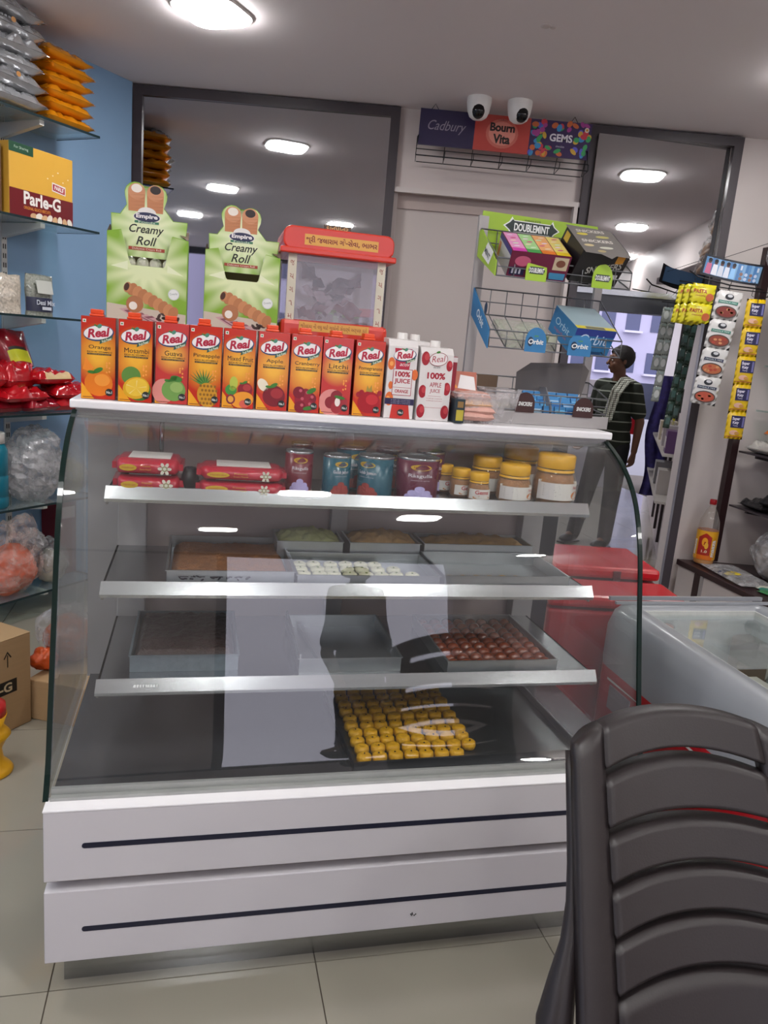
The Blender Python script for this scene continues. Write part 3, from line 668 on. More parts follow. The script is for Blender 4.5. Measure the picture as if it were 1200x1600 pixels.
# ------------------------------------------------------------------ on top of the case
ZT = 1.2655
red_c = pm('carton_red_side', '#8d1518', .3, amt=.05); org_cap = pm('orange_cap', '#e2481a', .35); wht_cap = pm('white_cap', '#dcd8d4', .35)
cart_bg = radial_mat('carton_print_orange', '#f2b43a', '#c02f1c', (.040, .105), .012, .06, .22, 0, (1, .8, 1))
cart_bg2 = radial_mat('carton_print_pink', '#f0b84a', '#c23a36', (.040, .115), .008, .045, .22)
def fruit_disc(pr, x, y, r, c, hi, k=3, leaf=True):
    pr.ell(x, y, r, r*.95, P(c), k); pr.ell(x+r*.25, y+r*.25, r*.55, r*.45, P(hi), k+1)
    if leaf: pr.ell(x-r*.05, y+r*.95, r*.38, r*.17, green, k+2, rot=.5); pr.ell(x-r*.5, y+r*.8, r*.28, r*.12, green, k+2, rot=-.1)
def fruit(pr, kind):
    x, y = .042, .034
    if kind == 'orange':
        fruit_disc(pr, x-.002, y+.004, .032, '#e07818', '#ee9636'); pr.poly([(.004, .070), (.010, .098), (.028, .075), (.022, .062)], P('#ee8a2a'), 3)
    elif kind == 'mosambi':
        pr.ell(.03, .062, .022, .022, P('#5f8a3c'), 2); fruit_disc(pr, x+.006, y-.004, .028, '#3f6a24', '#5a7a2a', 2, False); pr.ell(x, y, .031, .026, P('#d9a520'), 4, .3); pr.ell(x+.001, y+.002, .026, .021, P('#e8bf3c'), 5, .3)
        for i in range(5): pr.poly([(x, y), (x+.024*math.cos(i*1.26+.2), y+.018*math.sin(i*1.26+.2)), (x+.024*math.cos(i*1.26+.3), y+.018*math.sin(i*1.26+.3))], P('#f0d890'), 6)
    elif kind == 'guava':
        pr.ell(.02, .03, .026, .03, P('#d98a80'), 2); fruit_disc(pr, x+.002, y, .028, '#6f9a4a', '#8fb060'); pr.ell(.05, .062, .014, .007, green, 5, -.2)
    elif kind == 'pineapple':
        for i in range(11):
            a = PI/2+(i-5)*.24; pr.poly([(.034, .050), (.034+.038*math.cos(a), .056+.036*math.sin(a)), (.042, .052)], P('#2f6a2c' if i % 2 else '#5a8a3a'), 3+.1*i)
        pr.ell(.046, .028, .024, .030, P('#c98f22'), 5, .15)
        for i in range(5):
            for j in range(5): pr.ell(.030+i*.0085+(j % 2)*.004, .008+j*.0105, .0032, .0036, P('#8a5c18'), 6, n=6)
    elif kind == 'mixed':
        fruit_disc(pr, .022, .045, .014, '#3f8a3a', '#7aae3e', 3, False); fruit_disc(pr, .056, .048, .018, '#8a1828', '#b03a3a'); pr.ell(.028, .062, .010, .016, P('#b6c04a'), 4)
        pr.ell(.050, .022, .028, .020, P('#e8962a'), 6, .2); pr.ell(.022, .022, .011, .012, P('#7a2a3a'), 7); pr.ell(.022, .022, .007, .008, P('#e0a040'), 8); pr.ell(.055, .012, .012, .010, P('#d05a4a'), 8)
    elif kind == 'apple':
        pr.ell(.016, .062, .012, .017, P('#eadfc8'), 3, .6); fruit_disc(pr, x+.002, y+.002, .028, '#7a1622', '#a02c30')
    elif kind == 'cranberry':
        for i, (a, b) in enumerate([(.03, .03), (.055, .036), (.042, .046), (.025, .05), (.05, .018), (.03, .014)]): pr.ell(a, b, .015, .015, P('#7c1426' if i % 2 else '#931d30'), 3+i*.5); pr.ell(a+.004, b+.005, .004, .004, P('#c45a66'), 7)
        pr.ell(.056, .056, .013, .006, green, 8, .5); pr.ell(.05, .012, .013, .005, green, 8, .2)
    elif kind == 'litchi':
        pr.ell(.03, .03, .034, .034, P('#d98a84'), 2)
        for i, (a, b) in enumerate([(.028, .03), (.056, .032), (.042, .046), (.044, .018)]): pr.ell(a, b, .0155, .0155, P('#9c2c34' if i % 2 else '#88222c'), 3+i*.5)
        pr.ell(.045, .032, .007, .011, P('#eadfd8'), 7); pr.ell(.05, .044, .014, .004, green, 8, -.2)
    else:
        for i in range(8): pr.ell(.015+.008*i, .055+.006*math.sin(i*2), .007, .007, P('#a01626'), 3)
        fruit_disc(pr, x+.002, y+.002, .030, '#a3121e', '#c02a30', 4, False); pr.poly([(.034, .064), (.037, .080), (.042, .070), (.048, .081), (.051, .063)], P('#a08a3a'), 6)
CW, CD, CH = .078, .060, .193
def real_logo(pr, cx, cy, s=1.0, dark='#2b3f66', wordcol='#b01c3a'):
    pr.ell(cx, cy, .0345*s, .0185*s, P(dark), 2, .16); pr.ell(cx-.0008, cy+.0012, .0325*s, .0160*s, P('#eee8e6'), 3, .16)
    pr.text('Real', cx, cy+.001, .052*s, .021*s, P(wordcol), 4, shear=.25, bold=.038, rot=.14)
    pr.ell(cx+.002*s, cy+.0165*s, .006*s, .0045*s, P('#4a8a72'), 4, .8, 8); pr.ell(cx-.006*s, cy+.017*s, .005*s, .002*s, green, 4, -.5, 8)
    pr.poly([(cx+.002*s, cy-.025*s), (cx+.030*s, cy-.012*s), (cx+.032*s, cy-.004*s), (cx+.004*s, cy-.015*s)], P('#2f5a4a'), 5)
    pr.text('Fruit Power', cx+.018*s, cy-.0145*s, .024*s, .0065*s, P('#dfe6c8'), 6, shear=.3, bold=.02, rot=.4)
def badge(pr, x, y):
    pr.ell(x, y, .0088, .0088, P('#1d2421'), 9, n=18); pr.text('No.1', x, y, .0125, .0062, P('#d8dad4'), 10, bold=.03)
cart_me = {}
def carton(a, b, word, kind, rot, label):
    t = thing('juice_carton', label, 'carton', W(a, b, ZT), YAW+rot, 'juice cartons along the case top')
    if 'b' not in cart_me:
        g = G(); g.box((0, 0, 0), (CW, CD, CH), red_c); cart_me['b'] = g.mesh('carton_body')
        g = G(); g.box((.018, .004, CH), (.050, .040, CH+.006), org_cap); g.box((.020, .006, CH+.006), (.048, .036, CH+.0165), org_cap); cart_me['c'] = g.mesh('screw_cap')
    link('carton_body', cart_me['b'], t, bevel=.0015); link('screw_cap', cart_me['c'], t, bevel=.002)
    pr = Pr(); pr.rect(.001, .001, CW-.001, CH-.001, cart_bg2 if kind in ('litchi', 'guava') else cart_bg, .5)
    pr.rect(.004, .178, .0115, .1855, P('#e8e0d8'), 1); pr.ell(.0078, .1818, .0022, .0022, green, 2, n=8)
    real_logo(pr, .0395, .155); 
    pr.text(word, .042, .1215, min(.062, .0075*len(word)+.004), .0115, P('#2a1a18'), 3)
    pr.text('RICH IN VITAMIN C', .042, .1115, .056, .0034, P('#2a1a18'), 3, bold=.02)
    pr.rect(.014, .1045, .068, .1082, P('#3a2a20'), 3); pr.text('no added preservatives', .041, .1063, .048, .0022, P('#e8c880'), 4)
    for i in range(7): pr.ell(.060+.004*math.cos(i*2.1), .075+.012*math.sin(i*1.3), .0022, .0026, P('#ee9a40'), 2, n=8)
    pr.poly([(.001, .001), (.03, .001), (.001, .04)], P('#e8a020'), 1)
    fruit(pr, kind); badge(pr, .064, .018); pr.rect(.004, .004, .034, .0055, P('#7a2a14'), 4)
    pr.build(t, (0, -.0004, 0))
flav = [(.009, 'Orange', 'orange'), (.094, 'Mosambi', 'mosambi'), (.178, 'Guava', 'guava'), (.256, 'Pineapple', 'pineapple'), (.337, 'Mixed Fruit', 'mixed'), (.421, 'Apple', 'apple'), (.502, 'Cranberry', 'cranberry'), (.582, 'Litchi', 'litchi'), (.667, 'Pomegranate', 'pomegranate')]
desc = ['an orange', 'a cut mosambi lime', 'a green guava', 'a pineapple', 'mixed fruit', 'a dark red apple', 'cranberries', 'litchis', 'a pomegranate']
for i, (a, wd_, kd) in enumerate(flav):
    carton(a, [.462, .448, .455, .450, .452, .455, .450, .452, .458][i], wd_, kd, R([0, -2, 1, -2, -1, 0, -1, 1, 2][i]), 'red and orange fruit juice carton picturing '+desc[i])
# white 100% juice cartons with gable shoulders
def carton100(a, b, kind, rot, label, wd=.082, ht=.205):
    t = thing('juice_carton', label, 'carton', W(a, b, ZT), YAW+rot, 'white pure juice cartons on the case top')
    g = G(); cw, cd = wd, .07; wb = P('#d9d4d2')
    g.add([(0, 0, 0), (cw, 0, 0), (cw, cd, 0), (0, cd, 0), (0, 0, ht*.90), (cw, 0, ht*.90), (cw, cd, ht), (0, cd, ht), (0, .012, ht*.985), (cw, .012, ht*.985)],
          [(0, 3, 2, 1), (0, 1, 5, 4), (4, 5, 9, 8), (8, 9, 6, 7), (1, 2, 6, 9, 5), (3, 0, 4, 8, 7), (2, 3, 7, 6)], wb); part('carton_body', g, t, bevel=.001)
    g = G(); g.lathe([(.015, 0), (.015, .003), (.0135, .004), (.0135, .016), (.012, .018)], wht_cap, (cw*.52, .034, ht-.003), 20); part('screw_cap', g, t)
    pr = Pr(); dr = P('#a3142c')
    if kind == 'orange':
        pr.poly([(.016, .18), (cw-.016, .18), (cw-.02, .128), (.022, .128)], P('#b3203a'), 1)
        for (x, y, r_) in [(.010, .14, .016), (.006, .05, .018), (.074, .115, .014), (.012, .085, .01)]: pr.ell(max(x, r_*.6), y, r_*.6, r_, P('#d96a2a'), 1)
        for (x, y, r_) in [(.010, .14, .010), (.006, .05, .011)]: pr.ell(max(x, .008), y, r_*.5, r_*.6, P('#eda050'), 2)
        real_logo(pr, .044, .163, .88); pr.text('activ', .045, .140, .026, .009, P('#eee8e6'), 3, shear=.3)
        pr.rect(.016, .060, .068, .128, dr, 2); pr.rect(.0175, .0615, .0665, .1265, P('#dcd6d4'), 3)
        pr.text('100%', .042, .115, .040, .014, dr, 4, bold=.04); pr.text('JUICE', .042, .096, .042, .015, dr, 4, bold=.03); pr.rect(.018, .080, .066, .081, dr, 4); pr.text('ORANGE', .042, .071, .036, .009, dr, 4, bold=.03)
        pr.rect(.0, .036, cw, .052, P('#231a44'), 3); 
        for i in range(3): pr.text('no added sugar or preservatives', .042, .048-.0042*i, .052, .0026, P('#c8c4d8'), 4)
        pr.poly([(.016, 0), (.070, 0), (.064, .036), (.020, .036)], P('#c03024'), 2); badge(pr, .044, .016)
    else:
        for (x, y, r_) in [(.013, .16, .018), (.012, .075, .017), (.010, .024, .018), (.080, .145, .014), (.078, .085, .017), (.078, .024, .018), (.046, .006, .014)]:
            x = min(max(x, r_*.62), wd-r_*.62); y = max(y, r_)
            pr.ell(x, y, r_*.62, r_, P('#9c1626'), 1, n=16); pr.ell(x+.003, y+.004, r_*.35, r_*.5, P('#bb3a40'), 2, n=12)
        pr.poly([(.020, .12), (.072, .12), (.072, .06), (.066, .03), (.066, .001), (.026, .001), (.026, .03), (.020, .06)], P('#dcd6d4'), 3)
        pr.ell(.048, .160, .026, .0175, P('#8a2a34'), 4, .15); pr.ell(.048, .160, .0245, .016, P('#e2dcda'), 5, .15); pr.text('Real', .048, .161, .038, .016, P('#a3243a'), 6, shear=.25, rot=.12); pr.ell(.046, .178, .006, .003, green, 6, .3, 8)
        pr.text('activ', .046, .140, .020, .006, P('#777072'), 4, shear=.3)
        pr.text('100%', .046, .117, .050, .017, dr, 4, bold=.04); pr.text('APPLE', .046, .094, .032, .012, dr, 4, bold=.01); pr.text('JUICE', .046, .077, .028, .012, dr, 4, bold=.01)
        pr.rect(.028, .064, .064, .0646, dr, 4)
        for i in range(2): pr.text('no added sugar or preservatives', .046, .058-.006*i, .044, .0032, dr, 4)
        pr.rect(.020, .034, .072, .0346, dr, 4)
    pr.build(t, (0, -.0004, 0))
carton100(.752, .455, 'orange', R(-1), 'white and orange gable-top pure juice carton beside the red cartons', .078, .205)
carton100(.838, .45, 'apple', R(2), 'white gable-top apple juice carton patterned with red apple slices', .09, .192)
carton100(.815, .55, 'orange', R(2), 'pure juice carton standing behind the two white-capped ones', .078, .205)
g = G(); g.box((0, 0, 0), (.05, .05, .17), P('#8d1528')); g.box((.0, -.001, .155), (.05, 0, .168), P('#d8d0d0')); solo('small_juice_carton', g, 'maroon carton behind the apple juice, its white band showing', 'carton', W(.915, .53, ZT), (0, 0, YAW), bevel=.002)

# creamy roll display boxes
gr_m = pm('green_card', '#7fae2e', .4, amt=.06, scale=14); cardin = pm('card_inside', '#74604f', .8, amt=.05); roll_m = P('#c98a5c'); kraft = pm('kraft_card', '#a5835c', .8, amt=.08, scale=10, bump=.05)
burst = radial_mat('green_burst_print', '#e6eec2', '#8cb832', (.095, .235), .03, .125, .35, 14); burst2 = radial_mat('green_burst_print_low', '#e0eab8', '#82ae30', (.095, .135), .03, .105, .35, 12, (.75, 1, 1))
def roll_box(a, b, z0, sc, rot, filled, label, wd=.195, ht=.235):
    t = thing('roll_display_box', label, 'box', W(a, b, z0), YAW+rot, 'green roll boxes on the case top')
    dp = .13; x1 = wd
    g = G()
    front = [(0, 0), (x1, 0), (x1, ht*.90), (x1*.80, ht*.93), (x1*.72, ht*.62), (x1*.70, ht*.60), (x1*.30, ht*.60), (x1*.28, ht*.62), (x1*.17, ht*.95), (0, ht*.92)]
    g.prism(front, 0, .002, gr_m, 'y'); part('front_panel', g, t)
    g = G(); g.box((0, .002, 0), (.002, dp, ht*.92), gr_m); g.box((x1-.002, .002, 0), (x1, dp, ht*.90), gr_m); g.box((.002, .002, 0), (x1-.002, dp, .003), kraft); g.box((.002, dp-.002, 0), (x1-.002, dp, ht*.92), cardin); part('box_body', g, t)
    # rear header card with the round roll tops
    hd = [(.010, ht*.70), (x1-.012, ht*.70), (x1-.004, ht*1.10), (x1*.80, ht*1.10), (x1*.68, ht*1.22)]
    for i in range(9): hd.append((x1*.58+.027*math.cos(-.3+i*.43), ht*1.33+.027*math.sin(-.3+i*.43)))
    for i in range(9): hd.append((x1*.33+.027*math.cos(.0+i*.43), ht*1.34+.027*math.sin(.0+i*.43)))
    hd += [(x1*.22, ht*1.22), (x1*.14, ht*1.12), (.006, ht*1.12)]
    g = G(); g.prism(hd, .030, .032, gr_m, 'y'); part('header_card', g, t)
    # side flaps
    g = G(); g.add([(0, .002, ht*.92), (0, dp*.5, ht*1.02), (.004, dp*.9, ht*.92), (.002, dp*.5, ht*1.02)], [(0, 1, 2), (0, 2, 3)], cardin); g.add([(x1, .002, ht*.90), (x1, dp*.5, ht*1.02), (x1-.004, dp*.9, ht*.90), (x1-.03, dp*.3, ht*.99)], [(0, 1, 2), (0, 3, 1)], cardin); part('side_flap', g, t)
    pr = Pr(); pr.poly([(u*.985+.001, v*.99+.001) for u, v in front], burst2, .5)
    # pictured roll
    pr.poly([(0.001, .001), (x1-.002, .001), (x1-.002, .03), (.001, .045)], P('#cdbfae'), 1)
    for i in range(7): pr.poly([(.03+i*.012, .032-i*.003), (.05+i*.012, .036-i*.003), (.085+i*.01, .012-i*.0008), (.07+i*.01, .010-i*.0008)], P('#8a5560' if i % 2 else '#c9a0a0'), 2+i*.1)
    for i in range(12): pr.ell(.125+.05*rnd.random(), .012+.02*rnd.random(), .008, .004, P('#4a3430'), 3, rnd.random()*3, 7)
    for i in range(9): pr.ell(.062+i*.0125, .082-i*.0062, .012, .016, P('#c98a5c' if i % 2 else '#b87a4e'), 4+.1*i, -.4, 14)
    pr.ell(.050, .086, .009, .013, P('#c08458'), 5, -.3); pr.ell(.048, .087, .006, .010, P('#4a2c1e'), 6, -.3)
    pr.ell(.068, .046, .021, .021, P('#b0744c'), 6); pr.ell(.064, .042, .010, .010, P('#efe6da'), 7)
    pr.ell(.162, .078, .014, .014, P('#cfd6cf'), 4); pr.ell(.162, .078, .012, .012, P('#e6eae6'), 5); pr.text('Crunchy', .162, .079, .019, .007, P('#7a8a86'), 6, rot=.15)
    pr.poly([(.01, .135), (.05, .128), (.05, .150)], P('#e6eec8'), 2); pr.poly([(x1-.01, .125), (x1-.05, .130), (x1-.05, .148)], P('#e6eec8'), 2)
    pr.build(t, (0, -.0004, 0))
    pr = Pr(); pr.poly([(u*.985+.0015, v*.994) for u, v in hd], burst, .5)
    for cx_, cc_ in ((x1*.34, '#efe6da'), (x1*.57, '#2e2220')):
        pr.poly([(cx_-.019, ht*1.16), (cx_+.019, ht*1.16), (cx_+.0205, ht*1.36), (cx_-.0205, ht*1.36)], P('#c48258'), 1); pr.ell(cx_, ht*1.36, .0205, .019, P('#cf9068'), 2)
        pr.ell(cx_, ht*1.39, .013, .010, P(cc_), 3)
        for i in range(5): pr.poly([(cx_-.019, ht*(1.18+.035*i)), (cx_+.019, ht*(1.19+.035*i)), (cx_+.019, ht*(1.194+.035*i))], P('#a86a44'), 3)
    pr.ell(x1*.47, ht*1.155, .022, .013, P('#e8e4e0'), 3.6); pr.ell(x1*.47, ht*1.11, .033, .013, P('#e8e4e0'), 3.8); pr.ell(x1*.47, ht*1.11, .031, .0115, P('#2c3050'), 4); pr.text('Empire', x1*.47, ht*1.112, .052, .013, P('#e8e4e4'), 5, bold=.04)
    pr.rect(x1*.32, ht*1.045, x1*.62, ht*1.07, P('#3f7a5a'), 4); pr.text('Foods', x1*.47, ht*1.058, .04, .005, P('#d8e0d0'), 5)
    pr.text('Creamy', x1*.47, ht*.975, .084, .026, P('#23281e'), 4, shear=.3, bold=.012); pr.text('Roll', x1*.47, ht*.865, .050, .021, P('#23281e'), 4, shear=.3, bold=.012)
    pr.rect(x1*.25, ht*.765, x1*.70, ht*.80, P('#a8432e'), 4); pr.text('Delicious Cream Roll', x1*.475, ht*.783, .07, .005, P('#e8d8c8'), 5)
    pr.ell(x1*.84, ht*.86, .013, .013, P('#dfe6da'), 4); pr.text('Crunchy', x1*.84, ht*.86, .018, .006, P('#7a8a86'), 5, rot=.15)
    pr.build(t, (0, .0296, 0), name='printed_header')
    if filled:
        wrp = pm('clear_roll_wrapper', '#dcd2c2', .2, amt=.5, scale=40, bump=.5, coat=.5)
        for i in range(4):
            g = G(); g.capsule((.05+i*.032, .052, .02), (.05+i*.032, .052, .150), .016, .016, wrp); solo('wrapped_cream_roll', g, 'wrapped cream roll standing in the left green box, %s' % ('leftmost', 'second', 'third', 'rightmost')[i], 'cream roll', t.location, (0, 0, YAW+rot), 'cream rolls in the left box')
# plinth boxes the two displays stand on
for a, b_, hh, lb in ((.045, .585, .185, 'low white carton under the left green roll box'), (.290, .585, .185, 'low white carton under the right green roll box')):
    g = G(); g.box((0, 0, 0), (.185, .14, hh), P('#c4bfb8')); o = solo('support_carton', g, lb, 'box', W(a, b_, ZT), (0, 0, YAW), bevel=.002)
    pr = Pr(); pr.rect(.02, hh-.02, .16, hh-.004, P('#e2e0dc'), 1); pr.text('CREAM ROLL', .09, hh-.012, .09, .008, P('#7a2a2a'), 2); pr.build(o, (0, -.0004, 0))
roll_box(.050, .60, ZT+.186, 1, R(0), True, 'green cream roll display box filled with wrapped rolls, left of two')
roll_box(.287, .60, ZT+.186, 1, R(-3), False, 'emptied green cream roll display box, right of two', .19, .215)
# donation box
don = thing('donation_box', 'clear donation box with orange-red lid and base behind the cartons', 'donation box', W(.485, .60, ZT), YAW+R(-1))
orm = pm('orange_red_plastic', '#cf3018', .3, amt=.05, coat=.3); acr = glass_mat('acrylic', (.86, .83, .85), 1.3, .02, .12, (.6, .55, .58))
DW, DD = .285, .20
g = G(); g.box((.03, .03, 0), (DW-.03, DD-.02, .13), cardin); part('stand', g, don)
g = G(); g.box((0, 0, .14), (DW+.008, DD, .232), orm); part('base', g, don, bevel=.012)
g = G()
for (x0, y0, x1, y1) in ((.012, .012, DW-.008, .015), (.012, DD-.015, DW-.008, DD-.012), (.012, .015, .015, DD-.015), (DW-.011, .015, DW-.008, DD-.015)): pass
g.fixn = False; g.add([(.012, .012, .232), (DW-.008, .012, .232), (DW-.008, DD-.012, .232), (.012, DD-.012, .232), (.012, .012, .40), (DW-.008, .012, .40), (DW-.008, DD-.012, .40), (.012, DD-.012, .40)], [(0, 1, 5, 4), (1, 2, 6, 5), (2, 3, 7, 6), (3, 0, 4, 7)], acr)
part('clear_shell', g, don)
g = G(); g.prism(rounded(DW+.01, .058, .022, cx=DW/2+.002, cy=.438), -.004, DD+.004, orm, 'y'); g.box((-.010, -.010, .398), (DW+.014, DD+.01, .414), orm); part('lid', g, don, bevel=.004)
cream_l = P('#cfc8b4')
for x in (.014, DW-.032):
    g = G(); g.box((x, .009, .228), (x+.022, .0118, .398), cream_l); q = part('side_label', g, don, label='cream label strip with red lettering')
    pr = Pr(); 
    for i, ch in enumerate('જયગૌમાતા'[:5]): pr.text(ch, x+.011, .375-i*.034, .011, .013, P('#8a3a2a'), 1, font=GUJ)
    pr.build(q, (0, .0088, 0), name='lettering')
pr = Pr(); ylb = P('#dca24a'); rd = P('#7a1a14')
pr.rect(.052, .422, .248, .449, ylb, 1); pr.text('શ્રી જલારામ ગૌ-સેવા, ભાભર', .150, .4355, .190, .021, rd, 2, bold=.02, font=GUJ)
pr.build(don, (0, -.0045, 0), name='lid_label', label='yellow label with red lettering')
pr = Pr(); pr.rect(.050, .204, .240, .228, ylb, 1); pr.text('જીવદયા ની વધુ માટે ગાયોની સેવાર્થે અર્પણ કરો', .145, .216, .180, .016, rd, 2, font=GUJ)
pr.build(don, (0, -.0006, 0), name='base_label', label='yellow label with red lettering')
g = G(); g.box((.108, .06, .464), (.182, .066, .486), P('#4a3a2a')); q = part('top_plate', g, don, label='dark brown name plate')
pr = Pr(); pr.text('દાનપાત્ર', .145, .475, .060, .015, P('#c9a060'), 1, bold=.02, font=GUJ); pr.build(q, (0, .0594, 0), name='lettering')
note_m = pm('bank_note_paper', '#8a8088', .7, amt=.3, scale=20)
for i in range(9):
    g = G(); s_ = i*1.7
    def nf(u, v, s_=s_): return ((u-.5)*.09, (v-.5)*.05, .016*noise.noise(Vector((u*3+s_, v*3, s_)))+.008*math.sin(u*9+s_))
    g.grid(nf, 10, 7, note_m); g.fixn = False
    solo('bank_note', g, 'crumpled bank note inside the clear donation box', 'bank note', W(.485+.07+.15*rnd.random(), .70+rnd.uniform(-.03, .04), ZT+.250+i*.013), (rnd.uniform(-.9, .9), rnd.uniform(-.6, .6), rnd.random()*3), 'bank notes in the donation box')

# plastic bins with pink packets
tub = film_mat('frosted_tub_plastic', '#dcd8da', .75, .2)
def tubbox(a, b, wd, dp, h, rot, label):
    t = thing('plastic_tub', label, 'tub', W(a, b, ZT), YAW+rot)
    g = G(); o = .012
    for q in (0,):
        g.add([(o, o, 0), (wd-o, o, 0), (wd-o, dp-o, 0), (o, dp-o, 0), (0, 0, h), (wd, 0, h), (wd, dp, h), (0, dp, h)], [(0, 3, 2, 1), (0, 1, 5, 4), (1, 2, 6, 5), (2, 3, 7, 6), (3, 0, 4, 7)], tub)
    part('tub_wall', g, t); g = G(); g.tube([(0, 0, h), (wd, 0, h), (wd, dp, h), (0, dp, h)], .003, tub, 6, True); part('tub_rim', g, t); return t
tubbox(.945, .44, .125, .13, .078, R(2), 'frosted plastic tub of pink packets beside the apple juice carton')
tubbox(1.045, .50, .10, .12, .09, R(-3), 'empty frosted plastic tub behind the pink packet tub')
pk = pm('pink_packet', '#d3a396', .4, amt=.15, scale=40, bump=.2); pw = P('#dcd6d4')
for i, (dx, dy, dz, rr_) in enumerate([(.062, .05, .006, .05), (.066, .052, .022, -.05), (.058, .055, .038, .06), (.055, .06, .056, -.08)]):
    g = pillow(.095, .10, .026, pk if i != 2 else pm('peach_packet', '#dcb08a', .4, amt=.2, scale=30), i, .002); o = solo('pink_packet', g, 'pink packet in the frosted tub, %s' % ('lowest in the pile', 'second from the bottom', 'peach coloured, third up', 'lying on top')[i], 'packet', W(.945+dx, .44+dy, ZT+dz), (0, 0, YAW+rr_), 'pink packets in the frosted tub')
g = G(); g.box((0, 0, 0), (.078, .012, .06), P('#b0604a')); o = solo('small_box', g, 'terracotta box with white label leaning up in the frosted tub', 'box', W(.952, .53, ZT+.075), (R(-18), 0, YAW), bevel=.001)
pr = Pr(); pr.poly([(.022, .012), (.075, .008), (.070, .046), (.03, .05)], P('#e8e6e6'), 1); pr.poly([(.010, .012), (.016, .022), (.022, .012)], P('#e0902a'), 2); pr.build(o, (0, -.0005, 0))
g = G(); g.box((0, 0, 0), (.026, .05, .062), P('#1f3038')); o = solo('small_box', g, 'dark teal box with yellow print at the left of the frosted tub', 'box', W(.937, .425, ZT+.001), (0, 0, YAW), bevel=.001)
pr = Pr(); pr.rect(.003, .006, .023, .034, P('#b8a83a'), 1); pr.rect(.005, .040, .021, .056, P('#8a6a3a'), 1); pr.build(o, (0, -.0005, 0))

# gum stand
GS = thing('gum_display_rack', 'three-tier grey wire rack of gum and chocolate boxes on the case top', 'rack', W(1.035, .55, ZT), YAW)
wire = pm('grey_wire', '#77787c', .4, .6); lime = pm('lime_board', '#9cbf30', .4, amt=.04); blu = pm('blue_board', '#2f76aa', .4, amt=.05); brw = pm('dark_brown_board', '#3a1f1e', .4)
g = G(); g.box((-.008, .10, 0), (.020, .112, .56), greypost); part('upright', g, GS); g = G(); g.box((.372, .10, 0), (.396, .112, .42), greypost); part('upright', g, GS)
g = G(); g.box((.0, -.03, .0), (.40, .105, .006), greypost); g.box((.0, -.034, 0), (.40, -.03, .035), greypost); part('base_tray', g, GS, bevel=.001)
def basket(zf, zb, y0, y1, x0=.0, x1=.395, depthn=7, back=True):
    g = G(); r = .0016
    g.tube([(x0, y0, zf), (x1, y0, zf), (x1, y1, zb), (x0, y1, zb)], r*1.4, wire, 6, True)
    g.tube([(x0, y0, zf-.045), (x1, y0, zf-.045), (x1, y1, zb-.07), (x0, y1, zb-.07)], r*1.4, wire, 6, True)
    for i in range(9):
        x = x0+(x1-x0)*i/8
        g.tube([(x, y0, zf), (x, y0, zf-.045), (x, y1, zb-.07), (x, y1, zb)], r, wire, 5)
    g.tube([(x0, y0, zf-.022), (x1, y0, zf-.022)], r, wire, 5); g.tube([(x0, y1, zb-.035), (x1, y1, zb-.035)], r, wire, 5)
    part('wire_basket', g, GS)
basket(.435, .525, -.055, .10); basket(.250, .365, -.055, .10); basket(.085, .125, -.025, .10)
# header board and dividers
g = G(); g.prism([(0, .455), (.395, .43), (.36, .572), (.005, .575)], .112, .116, lime, 'y'); hb = part('header_board', g, GS, label='lime green header board')
pr = Pr(); pr.poly([(0.0675, 0.5440), (0.0844, 0.5552), (0.0930, 0.5694), (0.0989, 0.5607), (0.2119, 0.5595), (0.2179, 0.5694), (0.2247, 0.5552), (0.2417, 0.5440), (0.2247, 0.5328), (0.2179, 0.5186), (0.2119, 0.5273), (0.0989, 0.5273), (0.0930, 0.5173), (0.0844, 0.5328)], P('#e6e8e4'), 1)
pr.poly([(0.0734, 0.5440), (0.0870, 0.5533), (0.0955, 0.5626), (0.1006, 0.5583), (0.2102, 0.5570), (0.2154, 0.5632), (0.2230, 0.5533), (0.2366, 0.5440), (0.2230, 0.5347), (0.2154, 0.5248), (0.2102, 0.5297), (0.1006, 0.5297), (0.0955, 0.5248), (0.0870, 0.5347)], P('#1f2f2c'), 2)
pr.text('DOUBLEMINT', .155, .543, .108, .021, P('#eceeea'), 3, bold=.03); pr.text("WRIGLEY'S", .155, .563, .05, .005, P('#1f2f2c'), 3)
pr.build(hb, (0, .1114, 0))
g = G(); g.prism([(-.055, .388), (-.055, .425), (.08, .52), (.10, .52), (.10, .45)], -.004, -.001, lime, 'x'); sd = part('side_board', g, GS, label='lime green side board')
g = G(); g.prism([(-.055, .20), (-.055, .25), (.10, .365), (.10, .29)], -.004, -.001, blu, 'x'); sd2 = part('side_board', g, GS, label='blue side board')
pr = Pr(); pr.text('Orbit', -.02, .28, .07, .022, P('#dfe8ee'), 1, bold=.02, rot=-.6); pr.ell(.018, .305, .012, .016, P('#16304a'), 1); pr.build(sd2, (-.0045, 0, 0), (PI/2, 0, -PI/2), 'lettering')
pr = Pr(); pr.poly([(-.06, .45), (-.02, .48), (0.03, .45), (.0, .42)], P('#e6e8e4'), 1); pr.text('MINT', -.018, .45, .05, .016, P('#1f2f2c'), 2, bold=.03, rot=-.6); pr.build(sd, (-.0045, 0, 0), (PI/2, 0, -PI/2), 'lettering')
